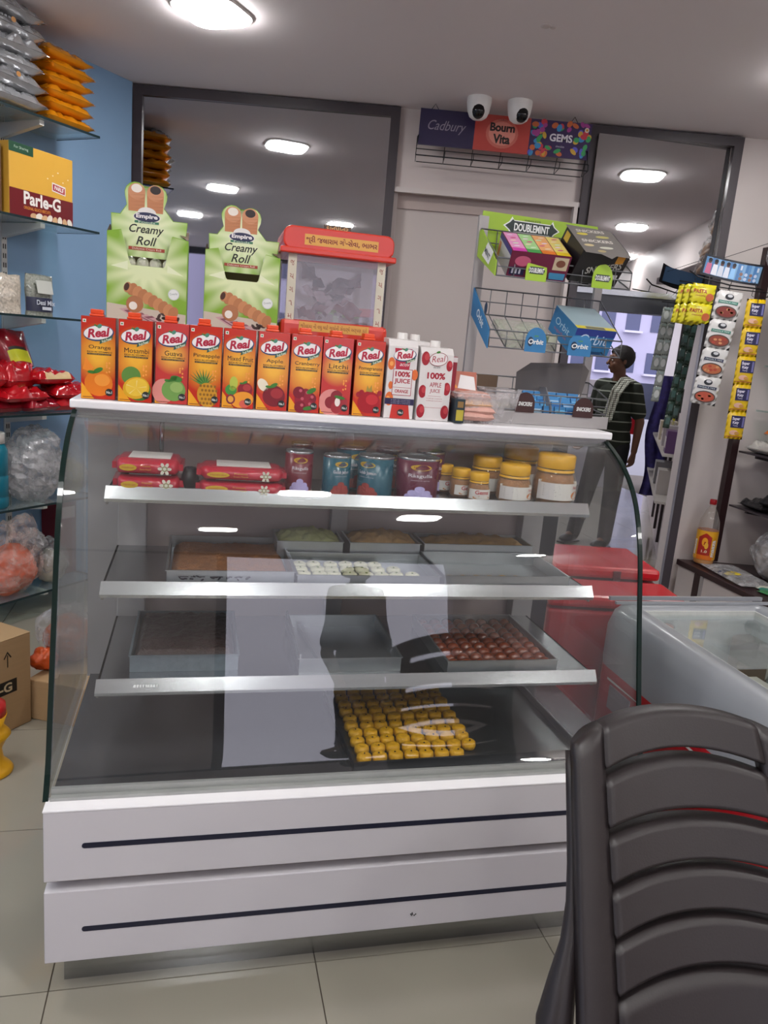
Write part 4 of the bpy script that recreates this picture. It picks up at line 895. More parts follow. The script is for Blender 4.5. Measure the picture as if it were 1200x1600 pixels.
def dome(x, z, wd, h, m, word, tc_, y, panel=None):
    pts = [(x-wd/2, z), (x+wd/2, z)]+[(x+wd/2*math.cos(a), z+h*.42+h*.58*math.sin(a)) for a in [PI*i/10 for i in range(11)]]
    g = G(); g.prism(pts, y-.002, y, m, 'y'); q = part('tag_board', g, GS, label=None)
    pr = Pr()
    if panel: pr.poly([(x-wd*.40, z+h*.42), (x-wd*.32, z+h*.56), (x+wd*.32, z+h*.56), (x+wd*.40, z+h*.42), (x+wd*.32, z+h*.28), (x-wd*.32, z+h*.28)], P(panel), 1)
    pr.text(word, x, z+h*.42, wd*.72, h*.2, tc_, 2, shear=.15, bold=.03)
    if m is blu: pr.ell(x-wd*.26, z+h*.42, wd*.13, h*.19, P('#16304a'), 1); pr.rect(x-wd*.1, z+h*.62, x+wd*.1, z+h*.68, P('#4a8a6a'), 1)
    pr.build(q, (0, y-.0026, 0), name='lettering')
wt = P('#e2e4e2')
dome(.110, .385, .060, .064, lime, 'DOUBLEMINT', wt, -.060, '#25332e'); dome(.305, .385, .060, .064, lime, 'DOUBLEMINT', wt, -.060, '#25332e')
dome(.133, .200, .062, .066, blu, 'Orbit', wt, -.060); dome(.265, .200, .070, .062, blu, 'Orbit', wt, -.060)
dome(.135, .034, .058, .056, brw, 'SNICKERS', wt, -.036); dome(.315, .030, .062, .056, brw, 'SNICKERS', wt, -.036)
# boxes in the rack
def rbox(name, x, y, z, wd, dp, h, tilt, rz, m, label, cat='box', bev=.001):
    M = Matrix.Translation(W(1.035, .55, ZT)) @ Matrix.Rotation(YAW, 4, 'Z') @ Matrix.Translation((x, y, z)) @ Matrix.Rotation(rz, 4, 'Z') @ Matrix.Rotation(tilt, 4, 'X')
    t = thing(name, label, cat); t.matrix_world = M; t.location = M.to_translation(); t.rotation_euler = M.to_euler()
    g = G(); g.box((0, 0, 0), (wd, dp, h), m); part('box_body', g, t, bevel=bev); return t
t = rbox('candy_box', .035, -.038, .392, .165, .13, .070, R(28), R(-4), pm('maroon_box_card', '#7a1830', .4), 'open candy box with magenta, green, orange and yellow striped lid on top tier')
pr = Pr(); cl = ['#d040a8', '#46a050', '#e07a28', '#e2c020']
for i, c_ in enumerate(cl):
    x0 = .002+i*.0405; pr.rect(x0, .0, x0+.0385, .127, P(['#e89ac8', '#a8d890', '#eeb070', '#ecd878'][i]), 1); pr.rect(x0, .0, x0+.0385, .022, P(c_), 2)
    for j in range(5): pr.ell(x0+.018+.006*math.sin(j*3+i), .035+j*.019, .010, .004, P(['#f2d8ea', '#d8f0d0', '#f6dcc0', '#d85a8a'][(i+j) % 4]), 3, .3, 8)
pr.build(t, (0, 0, .0705), (0, 0, 0), 'printed_lid')
pr = Pr(); pr.rect(0, 0, .165, .070, P('#6a1c3c'), .5); pr.ell(.035, .045, .022, .014, P('#c05a7a'), 1); pr.rect(.004, .006, .045, .028, P('#26264a'), 1)
for i in range(3): pr.rect(.010+i*.010, .010, .015+i*.010, .024, P('#c8c8d8'), 2)
pr.rect(.12, .03, .16, .065, P('#c8b89a'), 1); pr.ell(.14, .048, .013, .010, P('#7a4a3a'), 2); pr.rect(.115, .004, .16, .022, P('#3f86b0'), 1); pr.build(t, (0, -.0005, 0))
pr = Pr(); pr.rect(0, 0, .127, .070, P('#c8c4c8'), 1); pr.rect(0, .055, .127, .070, P('#3a2a80'), 2); pr.rect(.006, .004, .026, .05, P('#d88a5a'), 2); pr.build(t, (-.0005, .13, 0), (PI/2, 0, -PI/2))
t = rbox('chocolate_box', .215, -.038, .398, .155, .115, .095, R(36), R(8), pm('black_box_card', '#1e1b1e', .3), 'black chocolate display box with grey printed lid, tilted on top tier')
pr = Pr(); pr.poly([(0, -.012), (.05, -.012), (.075, -.030), (.10, -.012), (.15, -.012), (.15, .125), (0, .125)], P('#7a7672'), 1)
for j, (u, v, l_, c_) in enumerate([(.07, .105, .10, '#d8d4cc'), (.035, .085, .04, '#d8c84a'), (.10, .082, .05, '#c8c070'), (.07, .055, .11, '#e0dcd4'), (.03, .028, .035, '#d8c898'), (.085, .025, .05, '#d8d8c8'), (.06, .004, .03, '#b8a878')]):
    if j in (0, 3): pr.text('SNICKERS', u, v, l_, .014, P(c_), 2, shear=.2, bold=.03, rot=.1)
    else: pr.ell(u, v, l_/2, .006, P(c_), 2, .15, 12)
pr.build(t, (0, 0, .0955), (0, 0, 0), 'printed_lid')
pr = Pr(); pr.text('SNICKERS', .09, .050, .11, .020, P('#b8b6b0'), 1, shear=.2, bold=.02, rot=.25); pr.rect(.115, .068, .140, .094, P('#c88a2a'), 1); pr.rect(.12, .02, .145, .035, P('#d8d8d8'), 1); pr.build(t, (0, -.0005, 0))
pr = Pr(); pr.rect(.02, .065, .045, .09, P('#b89a30'), 1); pr.build(t, (-.0005, .125, 0), (PI/2, 0, -PI/2))
t = rbox('gum_box', .243, -.040, .207, .125, .145, .075, R(26), R(4), blu, 'blue gum display box with clear top and yellow edge on the middle tier')
pr = Pr(); pr.rect(0, .0, .125, .018, P('#d8c83a'), 2); pr.rect(.03, .002, .09, .015, P('#6a6a5a'), 3); pr.rect(0, .018, .125, .145, P('#9ab0ba'), 1); pr.build(t, (0, 0, .0755), (0, 0, 0), 'printed_lid')
pr = Pr(); pr.rect(.0, .055, .125, .075, P('#2a3a8a'), 1); pr.text('Orbit', .062, .045, .09, .03, P('#c8dcf0'), 2, shear=.1); pr.rect(.03, .002, .10, .010, P('#1a4a7a'), 1); pr.build(t, (0, -.0005, 0))
pr = Pr(); pr.text('Orbit', .07, .045, .09, .02, P('#bcd6e6'), 1, shear=.1); pr.text('sugarfree', .07, .022, .08, .012, P('#b06a7a'), 1); pr.build(t, (-.0005, .145, 0), (PI/2, 0, -PI/2))
gf = film_mat('greenish_clear_film', '#c0c8b4', .66, .1)
t = rbox('gum_tray', .055, -.040, .204, .15, .13, .022, R(28), R(2), gf, 'nearly empty clear greenish gum tray at the left of the middle tier')
g = G(); g.box((.12, .004, .022), (.145, .02, .045), P('#c8ccb8')); g.box((.09, .004, .022), (.115, .02, .04), P('#6a8a4a')); part('gum_packet', g, t)
# bottom tier: small gum packs in an open box with grey cardboard lid
t = rbox('open_gum_box', .155, -.022, .006, .20, .11, .020, 0, 0, pm('grey_card', '#8a8688', .6), 'open grey box of small blue gum packs on the bottom tier')
g = G(); g.add([(0, .11, .02), (.20, .11, .02), (.215, .085, .155), (.185, .07, .175), (.02, .07, .165), (-.015, .085, .135)], [(0, 1, 2, 3, 4, 5)], pm('grey_card_lid', '#6f6a68', .6)); part('raised_lid', g, t)
g = G(); g.box((.0, .095, .02), (.20, .11, .085), P('#c4c4c8')); q = part('back_card', g, t); pr = Pr(); pr.rect(.12, .055, .17, .072, P('#3a3a40'), 1); pr.ell(.03, .05, .016, .02, P('#3a6a9a'), 1); pr.text('gum mints', .07, .042, .05, .016, P('#8a92a8'), 1); pr.build(q, (0, .0944, 0))
g = G(); g.prism([(-.022, 0), (-.022, .05), (.03, .105), (.10, .105), (.10, 0)], .222, .225, pm('clear_grey_plate', '#7c7a7c', .3), 'x'); part('side_plate', g, GS)
bl = [P('#3f8ac4'), P('#6ab4dc'), P('#2a62a8'), P('#a8c8dc')]
k_ = 0
for r_ in range(4):
    for c_ in range(5):
        g = G(); g.box((0, 0, 0), (.033, .020, .028), bl[(k_*3) % 3]); g.box((.002, -.0006, .006), (.031, 0, .018), bl[(k_+3) % 4])
        p = Vector(W(1.035+.168+c_*.036, .55-.016+r_*.024, ZT+.028+r_*.012)); 
        solo('gum_pack', g, 'small blue gum pack in the open grey box on the bottom tier', 'gum pack', p, (R(-20), 0, YAW+rnd.uniform(-.05, .05)), 'blue gum packs in the grey box', .001); k_ += 1
t = rbox('empty_card_box', .040, -.022, .006, .10, .115, .055, 0, R(2), pm('olive_card', '#8f8a78', .5, amt=.2, scale=30), 'open empty olive and brown cardboard box at the left of the bottom tier')
g = G(); g.box((.01, .01, .0552), (.09, .105, .0557), cardin); g.add([(0, .115, .055), (.06, .115, .055), (.055, .10, .12), (-.01, .10, .12)], [(0, 1, 2, 3)], cardin); part('box_opening', g, t)

# ------------------------------------------------------------------ plastic chair in front
chm = pm('brown_moulded_plastic', '#241e1f', .42, amt=.06, scale=20, bump=.05, bscale=300)
CHX, CHY = .538, 1.254
chair = thing('plastic_chair', 'dark brown moulded plastic armchair with slatted back, in front of the case', 'chair', (CHX, CHY, 0), R(12))
HW = .204
def backpt(u, z, off_=0):
    # u across -1..1, gentle wrap towards the sitter (+y), recline with height
    return Vector((u*(HW+.10*(.83-max(.4, z))), .012-.035*(u*u)-(.86-max(z, .42))*.6-(.42-min(z, .42))*.05+off_, z))
def zt(u): return .868-.026*u*u-.012*u**4
slots = [(.799, .813, .020), (.714, .728, .013), (.649, .661, .016), (.587, .597, .018), (.520, .530, .018)]
def slot_z(k, u):
    lo, hi, dr = slots[k]; q = (u/UI)**2*dr; return lo-q, hi-q
def band(z0f, z1f, u0, u1, name, th=.014, nu=24, nv=14, bulge=.004):
    g = G(); N = nu; 
    def f(side):
        def q(a, b):
            u = u0+(u1-u0)*a; z = z0f(u)+(z1f(u)-z0f(u))*b; e = min(1, 26*min(b, 1-b))**.5
            return backpt(u, z, side*(th/2*(.55+.45*e)))
        return q
    g.grid(f(-1), nu, nv, chm); g.grid(f(1), nu, nv, chm)
    for b in (0, 1): g.grid(lambda a, c, b=b: (f(-1)(a, b)*(1-c)+f(1)(a, b)*c), nu, 1, chm)
    for a in (0, 1): g.grid(lambda b, c, a=a: (f(-1)(a, b)*(1-c)+f(1)(a, b)*c), nv, 1, chm)
    return part(name, g, chair)
UI = .72
band(lambda u: slot_z(0, u)[1], zt, -UI, UI, 'top_rail', .04)
band(lambda u: slot_z(1, u)[1], lambda u: slot_z(0, u)[0], -UI, UI, 'slat', .042); band(lambda u: slot_z(2, u)[1], lambda u: slot_z(1, u)[0], -UI, UI, 'slat', .042)
band(lambda u: slot_z(3, u)[1], lambda u: slot_z(2, u)[0], -UI, UI, 'slat', .042); band(lambda u: slot_z(4, u)[1], lambda u: slot_z(3, u)[0], -UI, UI, 'slat', .042); band(lambda u: .40, lambda u: slot_z(4, u)[0], -UI, UI, 'lower_back', .042)
for s_ in (-1, 1):
    def wid(z): return .80-.02*(z < .3)
    g = G()
    for side in (-1, 1): g.grid(lambda a, b, side=side, s_=s_: backpt(s_*(UI+(1-UI)*a), .02+(zt(UI+(1-UI)*a)-.02)*b, side*(.013+.006*math.sin(PI*a))), 6, 40, chm)
    for a_ in (0, 1): g.grid(lambda b, c, a_=a_, s_=s_: backpt(s_*(UI+(1-UI)*a_), .02+(zt(UI+(1-UI)*a_)-.02)*b, .013*(2*c-1)), 40, 1, chm)
    g.grid(lambda a, c, s_=s_: backpt(s_*(UI+(1-UI)*a), zt(UI+(1-UI)*a), (.013+.006*math.sin(PI*a))*(2*c-1)), 6, 1, chm)
    g.grid(lambda a, c, s_=s_: backpt(s_*(UI+(1-UI)*a), .02, (.013+.006*math.sin(PI*a))*(2*c-1)), 6, 1, chm)
    part('back_stile', g, chair)
    # flange behind the stile, swelling into the flared rear leg
    g = G(); path = []
    for i in range(17):
        z = .81-.79*i/16; b_ = backpt(s_*1.0, z); sw = math.exp(-((z-.44)/.10)**2)
        path.append((b_.x+s_*(-.008+.030*sw), b_.y+.028+.02*sw+max(0, .42-z)*.45, z))
    g.tube(path, [.010+.020*math.exp(-((q[2]-.44)/.11)**2) for q in path], chm, 12); part('rear_leg', g, chair)
    g = G(); g.tube([(s_*.165, -.60, .385), (s_*.175, -.62, .35), (s_*.195, -.63, .02)], [.022, .024, .018], chm, 10); part('front_leg', g, chair)
g = G(); g.grid(lambda u, v: ((u-.5)*.42, -.27-v*.36, .41-.018*math.sin(PI*u)*math.sin(PI*v)-.02*max(0, v-.85)*6), 14, 12, chm); g.grid(lambda u, v: ((u-.5)*.36, -.27-v*.36, .385), 4, 4, chm)
part('seat', g, chair)

# ------------------------------------------------------------------ freezers
gry = pm('freezer_grey_plastic', '#8e9196', .3, amt=.04, scale=8, coat=.2); frd = pm('freezer_red', '#a80f1c', .3, amt=.05, scale=6); fin_ = pm('freezer_liner', '#a4a8a8', .45, amt=.12, scale=7)
fro = pm('frosted_wall', '#b4b6b2', .6, amt=.2, scale=14, bump=.2)
FA = R(14); fz = thing('chest_freezer', 'open-topped chest freezer with grey rim and red body, right of the case', 'freezer', (.735, 2.43, 0), FA)
# local: x to the right along the far end, y negative towards the camera
FW, FL, FT = .62, .93, .70
g = G(); o1 = rounded(FW, FL, .10, 6, FW/2, -FL/2); nq = len(o1); g.add([(x, y, .06) for x, y in o1]+[(x, y, .50) for x, y in o1], [(i, (i+1) % nq, nq+(i+1) % nq, nq+i) for i in range(nq)]+[tuple(range(nq))[::-1]], frd, True); part('body', g, fz)
g = G()
# grey collar with rounded outer profile
prof2 = [(0.004, .47), (-.002, .52), (-.002, .63), (.012, .675), (.035, .697), (.065, .70), (.095, .695), (.105, .66), (.105, .47)]
rings = [[(x, y, z) for x, y in rounded(FW-2*d, FL-2*d, max(.10-d, .004), 6, FW/2, -FL/2)] for d, z in prof2]
nn = len(rings[0]); g.add([p for r_ in rings for p in r_], [(k*nn+i, k*nn+(i+1) % nn, (k+1)*nn+(i+1) % nn, (k+1)*nn+i) for k in range(len(rings)-1) for i in range(nn)], gry, True)
part('rim', g, fz, label='grey rounded rim')
g = G(); g.box((.105, -FL+.105, .25), (FW-.105, -.105, .27), fin_); g.box((.100, -FL+.1, .27), (.106, -.1, .69), fro); g.box((FW-.106, -FL+.1, .27), (FW-.10, -.1, .69), fro); g.box((.106, -.106, .27), (FW-.106, -.10, .69), fro); g.box((.106, -FL+.1, .27), (FW-.106, -FL+.106, .69), fro); part('liner', g, fz)
g = G(); g.box((.02, -.03, .70), (FW-.02, -.018, .712), gry); g.box((.02, -.07, .70), (FW-.02, -.058, .708), gry); part('lid_track', g, fz)
g = G(); g.add([(-.0035, -.12, .466), (-.0035, -.30, .470), (-.0035, -.36, .458), (-.0035, -.44, .466), (-.0035, -.60, .464), (-.0035, -.60, .472), (-.0035, -.12, .474)], [tuple(range(7))], P('#c9c4c0')); part('torn_edge', g, fz)
g = G(); g.box((-.004, -.26, .38), (0, -.14, .455), P('#6a6068')); part('sticker', g, fz, label='faded grey sticker')
glz = glass_mat('freezer_lid_glass', (.9, .94, .95), 1.2, .02, .10, (.75, .78, .8))
g = G(); g.box((.08, -FL*.55, .672), (FW-.08, -.09, .677), glz); part('sliding_glass', g, fz)
def fzW(x, y, z): return fz.matrix_basis @ Vector((x, y, z)) if False else Vector((.735+x*math.cos(FA)-y*math.sin(FA), 2.43+x*math.sin(FA)+y*math.cos(FA), z))
for i, (x, y, c_, lb) in enumerate([(.40, -.30, '#c8c4b8', 'small cream carton inside the grey freezer, at the back'), (.44, -.48, '#9a9ac0', 'lilac ice cream box inside the grey freezer'), (.30, -.62, '#b8b4b0', 'pale box lying inside the grey freezer nearest the camera'), (.50, -.15, '#7a6a5a', 'brown box inside the freezer near its far corner')]):
    g = G(); g.box((-.05, -.06, 0), (.05, .06, .25+.03*i), P(c_)); g.box((-.045, -.061, .14+.03*i), (.045, -.06, .2+.03*i), P('#e0dccf')); solo('freezer_carton', g, lb, 'carton', fzW(x, y, .27), (0, 0, FA+.2*i), 'cartons in the grey freezer', .002)
# red chest freezers further back
def red_freezer(x, y, rz, wd, dp, h, label, lidh=.045):
    t = thing('red_freezer', label, 'freezer', (x, y, 0), rz)
    g = G(); g.box((0, 0, .05), (wd, dp, h-lidh-.01), frd); part('body', g, t, bevel=.01)
    g = G(); g.box((-.004, -.006, h-lidh), (wd+.004, dp+.004, h), pm('freezer_red_lid', '#bf1420', .25, amt=.05, coat=.4)); part('lid', g, t, bevel=.014)
    g = G(); g.box((wd*.55, -.014, h-lidh-.03), (wd*.62, -.006, h-.01), steel); g.tube([(wd*.56, -.02, h-lidh-.01), (wd*.66, -.02, h-lidh-.01)], .005, steel); part('latch', g, t)
    g = G()
    for i in range(5): g.box((-.004, .05, .40+i*.022), (0, .15, .41+i*.022), steel_lip)
    part('vent_grille', g, t)
    for dx in (.04, wd-.06):
        g = G(); g.box((dx, .04, 0), (dx+.03, .07, .05), black); part('foot', g, t)
    return t
red_freezer(.585, 2.49, R(5), .48, .20, .68, 'red chest freezer directly behind the grey open-topped freezer')
red_freezer(.66, 2.80, R(5), .41, .33, .70, 'farther red chest freezer with metal latch, nearest the passage')
# ------------------------------------------------------------------ left wall shelving
LA_ = R(-25.9); LO = Vector((-1.749, 4.0, 0))
def LW(x, y, z): return (LO.x+x*math.cos(LA_)-y*math.sin(LA_), LO.y+x*math.sin(LA_)+y*math.cos(LA_), z)
ls = thing('wall_shelving', 'six glass shelves on white slotted standards along the blue left wall', 'shelving', tuple(LO), LA_)
std = pm('white_slotted_metal', '#c9c7c4', .4, .1)
LZS = [2.29, 1.862, 1.446, 1.002, .569, .132]
for z in LZS:
    g = G(); g.box((.012, -1.9, z-.008), (.297, 0, z), shelf_glass); q = part('glass_shelf', g, ls)
    g = G(); g.box((.295, -1.9, z-.009), (.299, 0, z+.001), shelf_edge); g.box((.012, -.002, z-.009), (.299, .001, z+.001), shelf_edge); part('shelf_edge', g, q)
for y in (-.30, -1.1, -1.8):
    g = G(); g.box((.001, y-.014, .05), (.013, y+.014, 2.55), std); q = part('standard', g, ls)
    gs = G()
    for i in range(58): gs.box((.0125, y-.008, .10+i*.042), (.0138, y-.003, .122+i*.042), black); gs.box((.0125, y+.003, .10+i*.042), (.0138, y+.008, .122+i*.042), black)
    part('slots', gs, q, stuff=True)
    for z in LZS:
        g = G(); g.prism([(.012, z-.075), (.012, z-.010), (.27, z-.010), (.27, z-.030)], y-.012, y+.012, std, 'y'); part('bracket', g, q)
def onshelf(name, g, label, cat, x, y, z, rz=0, group=None, rot=None): return solo(name, g, label, cat, LW(x, y, z), rot if rot else (0, 0, LA_+rz), group)
silver = pm('silver_foil_packet', '#b9babd', .22, .65, amt=.2, scale=14, bump=.7, bscale=18); orangef = pm('orange_foil_packet', '#d58a12', .24, .35, amt=.2, scale=16, bump=.3, bscale=24, coat=.4)
ords = ['lowest', 'second', 'third', 'fourth', 'fifth', 'topmost']
for i in range(6):
    g = pillow(.26, .25, .052, orangef, i, .012, .5, fin='y'); o = onshelf('snack_packet', g, 'orange foil snack packet, %s of the stack on the top left shelf' % ords[i], 'packet', .155, -.145-.008*(i % 2), 2.291+i*.053, .05*math.sin(i*2), 'orange packets on the top shelf')
pr_d = [('#d8b070', 0), ]
for i in range(6):
    g = pillow(.32, .29, .064, silver, i+10, .014, .7, fin='y')
    o = onshelf('snack_packet', g, 'silver foil snack packet, %s of the stack on the top left shelf' % ords[i], 'packet', .175+.012*(i % 2), -.47-.01*(i % 3), 2.291+i*.066, .12*math.sin(i*1.7), 'silver packets on the top shelf')
    if i in (1, 4):
        pr = Pr(.0006); pr.ell(-.04, .045, .012, .010, P('#a8702a'), 1); 
        for q in range(4): pr.rect(-.12+q*.018, .042, -.108+q*.018, .05, P('#5a5a60'), 1)
        pr.build(o, (.166, .02, 0), (PI/2, 0, PI/2))
# biscuit cartons
yb = pm('yellow_biscuit_card', '#d9a640', .35, amt=.04)
def biscuit(x, y, z, rz, label):
    t = thing('biscuit_carton', label, 'carton', LW(x, y, z), LA_+rz)
    WD, HT, DP = .36, .30, .12
    g = G(); g.box((-DP, -WD/2, 0), (0, WD/2, HT), yb); part('carton_body', g, t, bevel=.003)
    pr = Pr(.0005); mar = P('#6a141c')
    pr.rect(-WD/2, .26, -.05, .30, P('#1f4a34'), 1); pr.text('For Sharing', -.115, .281, .075, .014, P('#c8d8c8'), 2)
    pr.rect(-WD/2, .0, WD/2, .115, mar, 1); pr.text('Parle-G', .0, .085, .21, .056, P('#e6e2dc'), 2, bold=.03)
    pr.text('ORIGINAL GLUCO BISCUITS', -.03, .044, .15, .013, P('#d88a3a'), 2, bold=.02)
    for i in range(8): pr.ell(-.05+i*.03, .014+.004*(i % 2), .02, .014, P('#e0d8cc' if i % 2 else '#c9a27a'), 2+.1*i, .3*i, 10)
    pr.poly([(.055, .142), (.135, .134), (.135, .172), (.055, .180)], P('#e4dcd6'), 1); pr.poly([(.06, .147), (.130, .139), (.130, .166), (.06, .174)], P('#a81a24'), 2); pr.text('PARLE', .095, .157, .055, .018, P('#e8e0dc'), 3, bold=.04, rot=-.1)
    for i in range(5): pr.ell(.03+i*.03, .19+.018*(i % 3), .004, .003, P('#f0e0c0'), 1, n=8)
    pr.build(t, (.0004, 0, 0), (PI/2, 0, PI/2)); return t
biscuit(.24, -.275, 1.863, R(4), 'yellow and maroon biscuit carton on the second left shelf')
g = G(); g.box((-.12, -.15, 0), (0, .15, .28), P('#5a3a22')); g.box((0, -.14, .02), (.001, .14, .2), P('#8a6a3a')); onshelf('biscuit_carton', g, 'dark brown carton at the picture edge left of the yellow one', 'carton', .23, -.625, 1.863)
# seed bags
seedm = pm('cream_seed_bag', '#b5aa9c', .35, amt=.85, scale=85, bump=.5, bscale=120, coat=.5); seedg = pm('grey_seed_bag', '#7f8278', .3, amt=.85, scale=85, bump=.5, bscale=120, coat=.5)
def standbag(wd, ht, th, m, seed):
    g = G()
    def f(side):
        def q(u, v):
            k = (1-abs(2*u-1)**3)*(1-max(0, v*1.0)**5)*(1-.35*v); n = noise.noise(Vector((u*4, v*4, seed)))
            return (side*th/2*k*(1+.2*n), (u-.5)*wd*(1-.04*math.sin(v*7)), v*ht+(.006*n if v > .1 else 0))
        return q
    g.grid(f(1), 20, 20, m); g.grid(f(-1), 20, 20, m); return g
onshelf('seed_bag', standbag(.15, .17, .09, seedm, 1), 'clear bag of cream puffed seeds on the third left shelf', 'bag', .20, -.44, 1.447)
onshelf('seed_bag', standbag(.14, .14, .08, seedm, 9), 'clear bag of brownish seeds at the left picture edge, third shelf', 'bag', .17, -.58, 1.447)
o = onshelf('seed_bag', standbag(.15, .185, .08, seedg, 2), 'seed bag with navy printed label on the third left shelf', 'bag', .21, -.275, 1.447)
g = G(); 
def lb(u, v): k = (1-abs(2*u-1)**3)*(1-(.1+v*.5)**5); return (.043*k*(1-.35*(.1+v*.4))+.004, (u-.5)*.146, .02+v*.062)
g.grid(lb, 12, 4, P('#1a1f3c')); q = part('bag_label', g, o); 
pr = Pr(.0005); pr.text('Desi Mix', 0, .06, .10, .022, P('#d0d4de'), 1, bold=.02); pr.rect(-.02, .028, .03, .042, P('#c8ccd6'), 1); pr.build(q, (.047, 0, 0), (PI/2, 0, PI/2))
g = G(); g.box((.0, -.04, 0), (.002, .045, .06), P('#b8bab4')); part('paper_tag', g, o, (.042, 0, .10), (0, R(-14), 0))
# red packets
redf = pm('red_foil_packet', '#b3101c', .2, .1, amt=.2, scale=14, bump=.35, bscale=26, coat=.5); redd = pm('dark_red_foil_packet', '#8c1020', .22, .1, amt=.3, scale=14, bump=.3, bscale=26, coat=.4)
skinp = P('#d39a6c'); palep = P('#d9b98a')
def mfA(u, v): return skinp if (.15 < u < .75 and .35 < v < .75) else redf
def mfB(u, v): return palep if u > .86 and .2 < v < .9 else redf
def mfC(u, v): return palep if u < .35 and .2 < v < .8 else redf
RP = [(.16, -.50, 1.003, .24, .20, .06, .1, 0, redd, None, 'dark red packet lying flat at the bottom left of the red heap'), (.17, -.14, 1.003, .19, .20, .065, -.1, 0, redf, None, 'red packet at the bottom right of the red heap'),
      (.20, -.32, 1.008, .20, .18, .055, .3, 0, redd, None, 'dark red packet at the bottom middle of the red heap'),
      (.20, -.42, 1.062, .26, .20, .060, .25, .1, redf, mfA, 'red packet with a tan picture, in the middle of the heap'), (.19, -.10, 1.070, .24, .18, .058, -.25, .12, redf, None, 'glossy red packet lying over the right edge of the heap'),
      (.17, -.22, 1.128, .24, .17, .060, .2, -.06, redf, mfB, 'red packet with a pale end strip, upper right of the heap'), (.15, -.42, 1.125, .20, .20, .105, .5, .2, redf, None, 'puffed plain red packet in the upper middle of the heap'),
      (.16, -.60, 1.12, .22, .22, .11, .1, .1, redf, mfC, 'red packet with a cream window at the left picture edge')]
for x, y, z, a_, b_, h_, rz, tl, m, mf, lb_ in RP:
    g = pillow(b_, a_, h_, m, x*90+y*31, .012, .6, mf=mf, fin='y'); o = onshelf('red_packet', g, lb_, 'packet', x, y, z, group='red packets on the fourth shelf', rot=(0, tl, LA_+rz*.6))
def mfD(u, v): return P('#c9c81a') if (.15 < u < .8 and v < .42 and v > .08) else (P('#26201c') if (.2 < u < .7 and .42 < v < .52) else redd)
g = standbag(.17, .17, .10, redd, 4); g.m = []; 
def sb(side):
    def q(u, v):
        k = (1-abs(2*u-1)**3)*(1-v**5)*(1-.35*v); return (side*.05*k, (u-.5)*.17, v*.17+.012*math.sin(u*5))
    return q
g = G(); g.grid(sb(1), 24, 24, redd, mf=mfD); g.grid(sb(-1), 20, 20, redd); onshelf('red_packet', g, 'dark red packet with a lime yellow patch standing on top of the heap', 'packet', .14, -.335, 1.205, .2, 'red packets on the fourth shelf', rot=(R(10), R(-12), LA_))
# plastic bags
film = film_mat('clear_bag_film', '#c6c6ca', .74, .12); film2 = film_mat('milky_bag_film', '#bdbcbe', .56, .16); pinkf = film_mat('pink_bag_film', '#e0c4bc', .78, .15)
def blob(r, m, seed, amp=.35, flat=.75, top=None):
    """crumpled bag: a rounded lump with creases and flat facets, settled on its base and gathered at the top"""
    g = G(); film = m in (globals().get('film'), globals().get('film2'))
    def fn(d):
        sv = Vector((seed, seed*.5, 0))
        n = noise.noise(d*1.5+sv)+.35*noise.noise(d*3.2+sv)
        cr = abs(noise.noise(d*3.1+sv*2))*.55+abs(noise.noise(d*6.5-sv))*.35+abs(noise.noise(d*13+sv))*.12
        k = 1+amp*.7*n-amp*.9*cr+.12
        if top and d.z > .6: k *= 1+top*(d.z-.6)
        if d.z < 0: k *= 1-(1-flat)*(-d.z)
        return k
    g.ball((0, 0, r[2]*flat), r, m, 40, 28, fn=fn)
    g.sm = [False]*len(g.sm) if clearish(m) else g.sm
    return g
def clearish(m): return m.name in ('clear_bag_film', 'milky_bag_film', 'pink_bag_film')
def bag(x, y, z, r, m, seed, label, fr=LW, rz=0, top=None, inner=None, grp=None):
    o = solo('plastic_bag', blob(r, m, seed, top=top), label, 'bag', fr(x, y, z), (0, 0, LA_+rz), grp)
    if inner: part('bag_contents', blob((r[0]*.84, r[1]*.84, r[2]*.76), inner, seed+3, .2), o)
    return o
g = G(); tl_ = pm('teal_plastic', '#0f6a80', .25, amt=.1); g.lathe([(.055, 0), (.062, .01), (.062, .05), (.058, .055), (.062, .06), (.062, .15), (.058, .155), (.062, .16), (.062, .27), (.045, .30)], tl_, n=28); o = onshelf('water_jug', g, 'teal plastic jug with white cap at the left edge, fifth shelf', 'jug', .21, -.53, .570)
g = G(); g.lathe([(.05, .30), (.05, .345), (.046, .35)], wht_cap, n=24); part('jug_lid', g, o)
bag(.165, -.285, .571, (.115, .165, .20), film2, 2.0, 'large crumpled clear plastic bag on the fifth left shelf', inner=film)
bag(.18, -.065, .571, (.075, .065, .13), film, 8.3, 'smaller clear bag at the far end of the fifth left shelf', inner=pm('olive_snack', '#8f8a62', .8, amt=.3))
pb = bag(.185, -.44, .134, (.105, .155, .165), pinkf, 5.1, 'orange-pink packets in a knotted plastic bag on the lowest shelf', top=1.4, inner=pm('salmon_packet', '#cf6a50', .4, amt=.2, scale=12, bump=.3))
part('bag_knot', blob((.05, .075, .055), film2, 9.1, .5), pb, (.02, .09, .20), (R(-35), 0, 0))
bag(.19, -.20, .134, (.075, .085, .12), film, 6.4, 'clear bag of pale packets on the lowest left shelf', inner=pm('pale_packet', '#a59d90', .6, amt=.3))
g = G(); g.box((0, 0, 0), (.14, .10, .40), P('#6a1018')); g.box((.141, .01, .30), (.142, .09, .36), P('#c8b0b0')); onshelf('carton', g, 'narrow dark red carton at the far end of the lowest shelf', 'carton', .015, -.112, .1335)
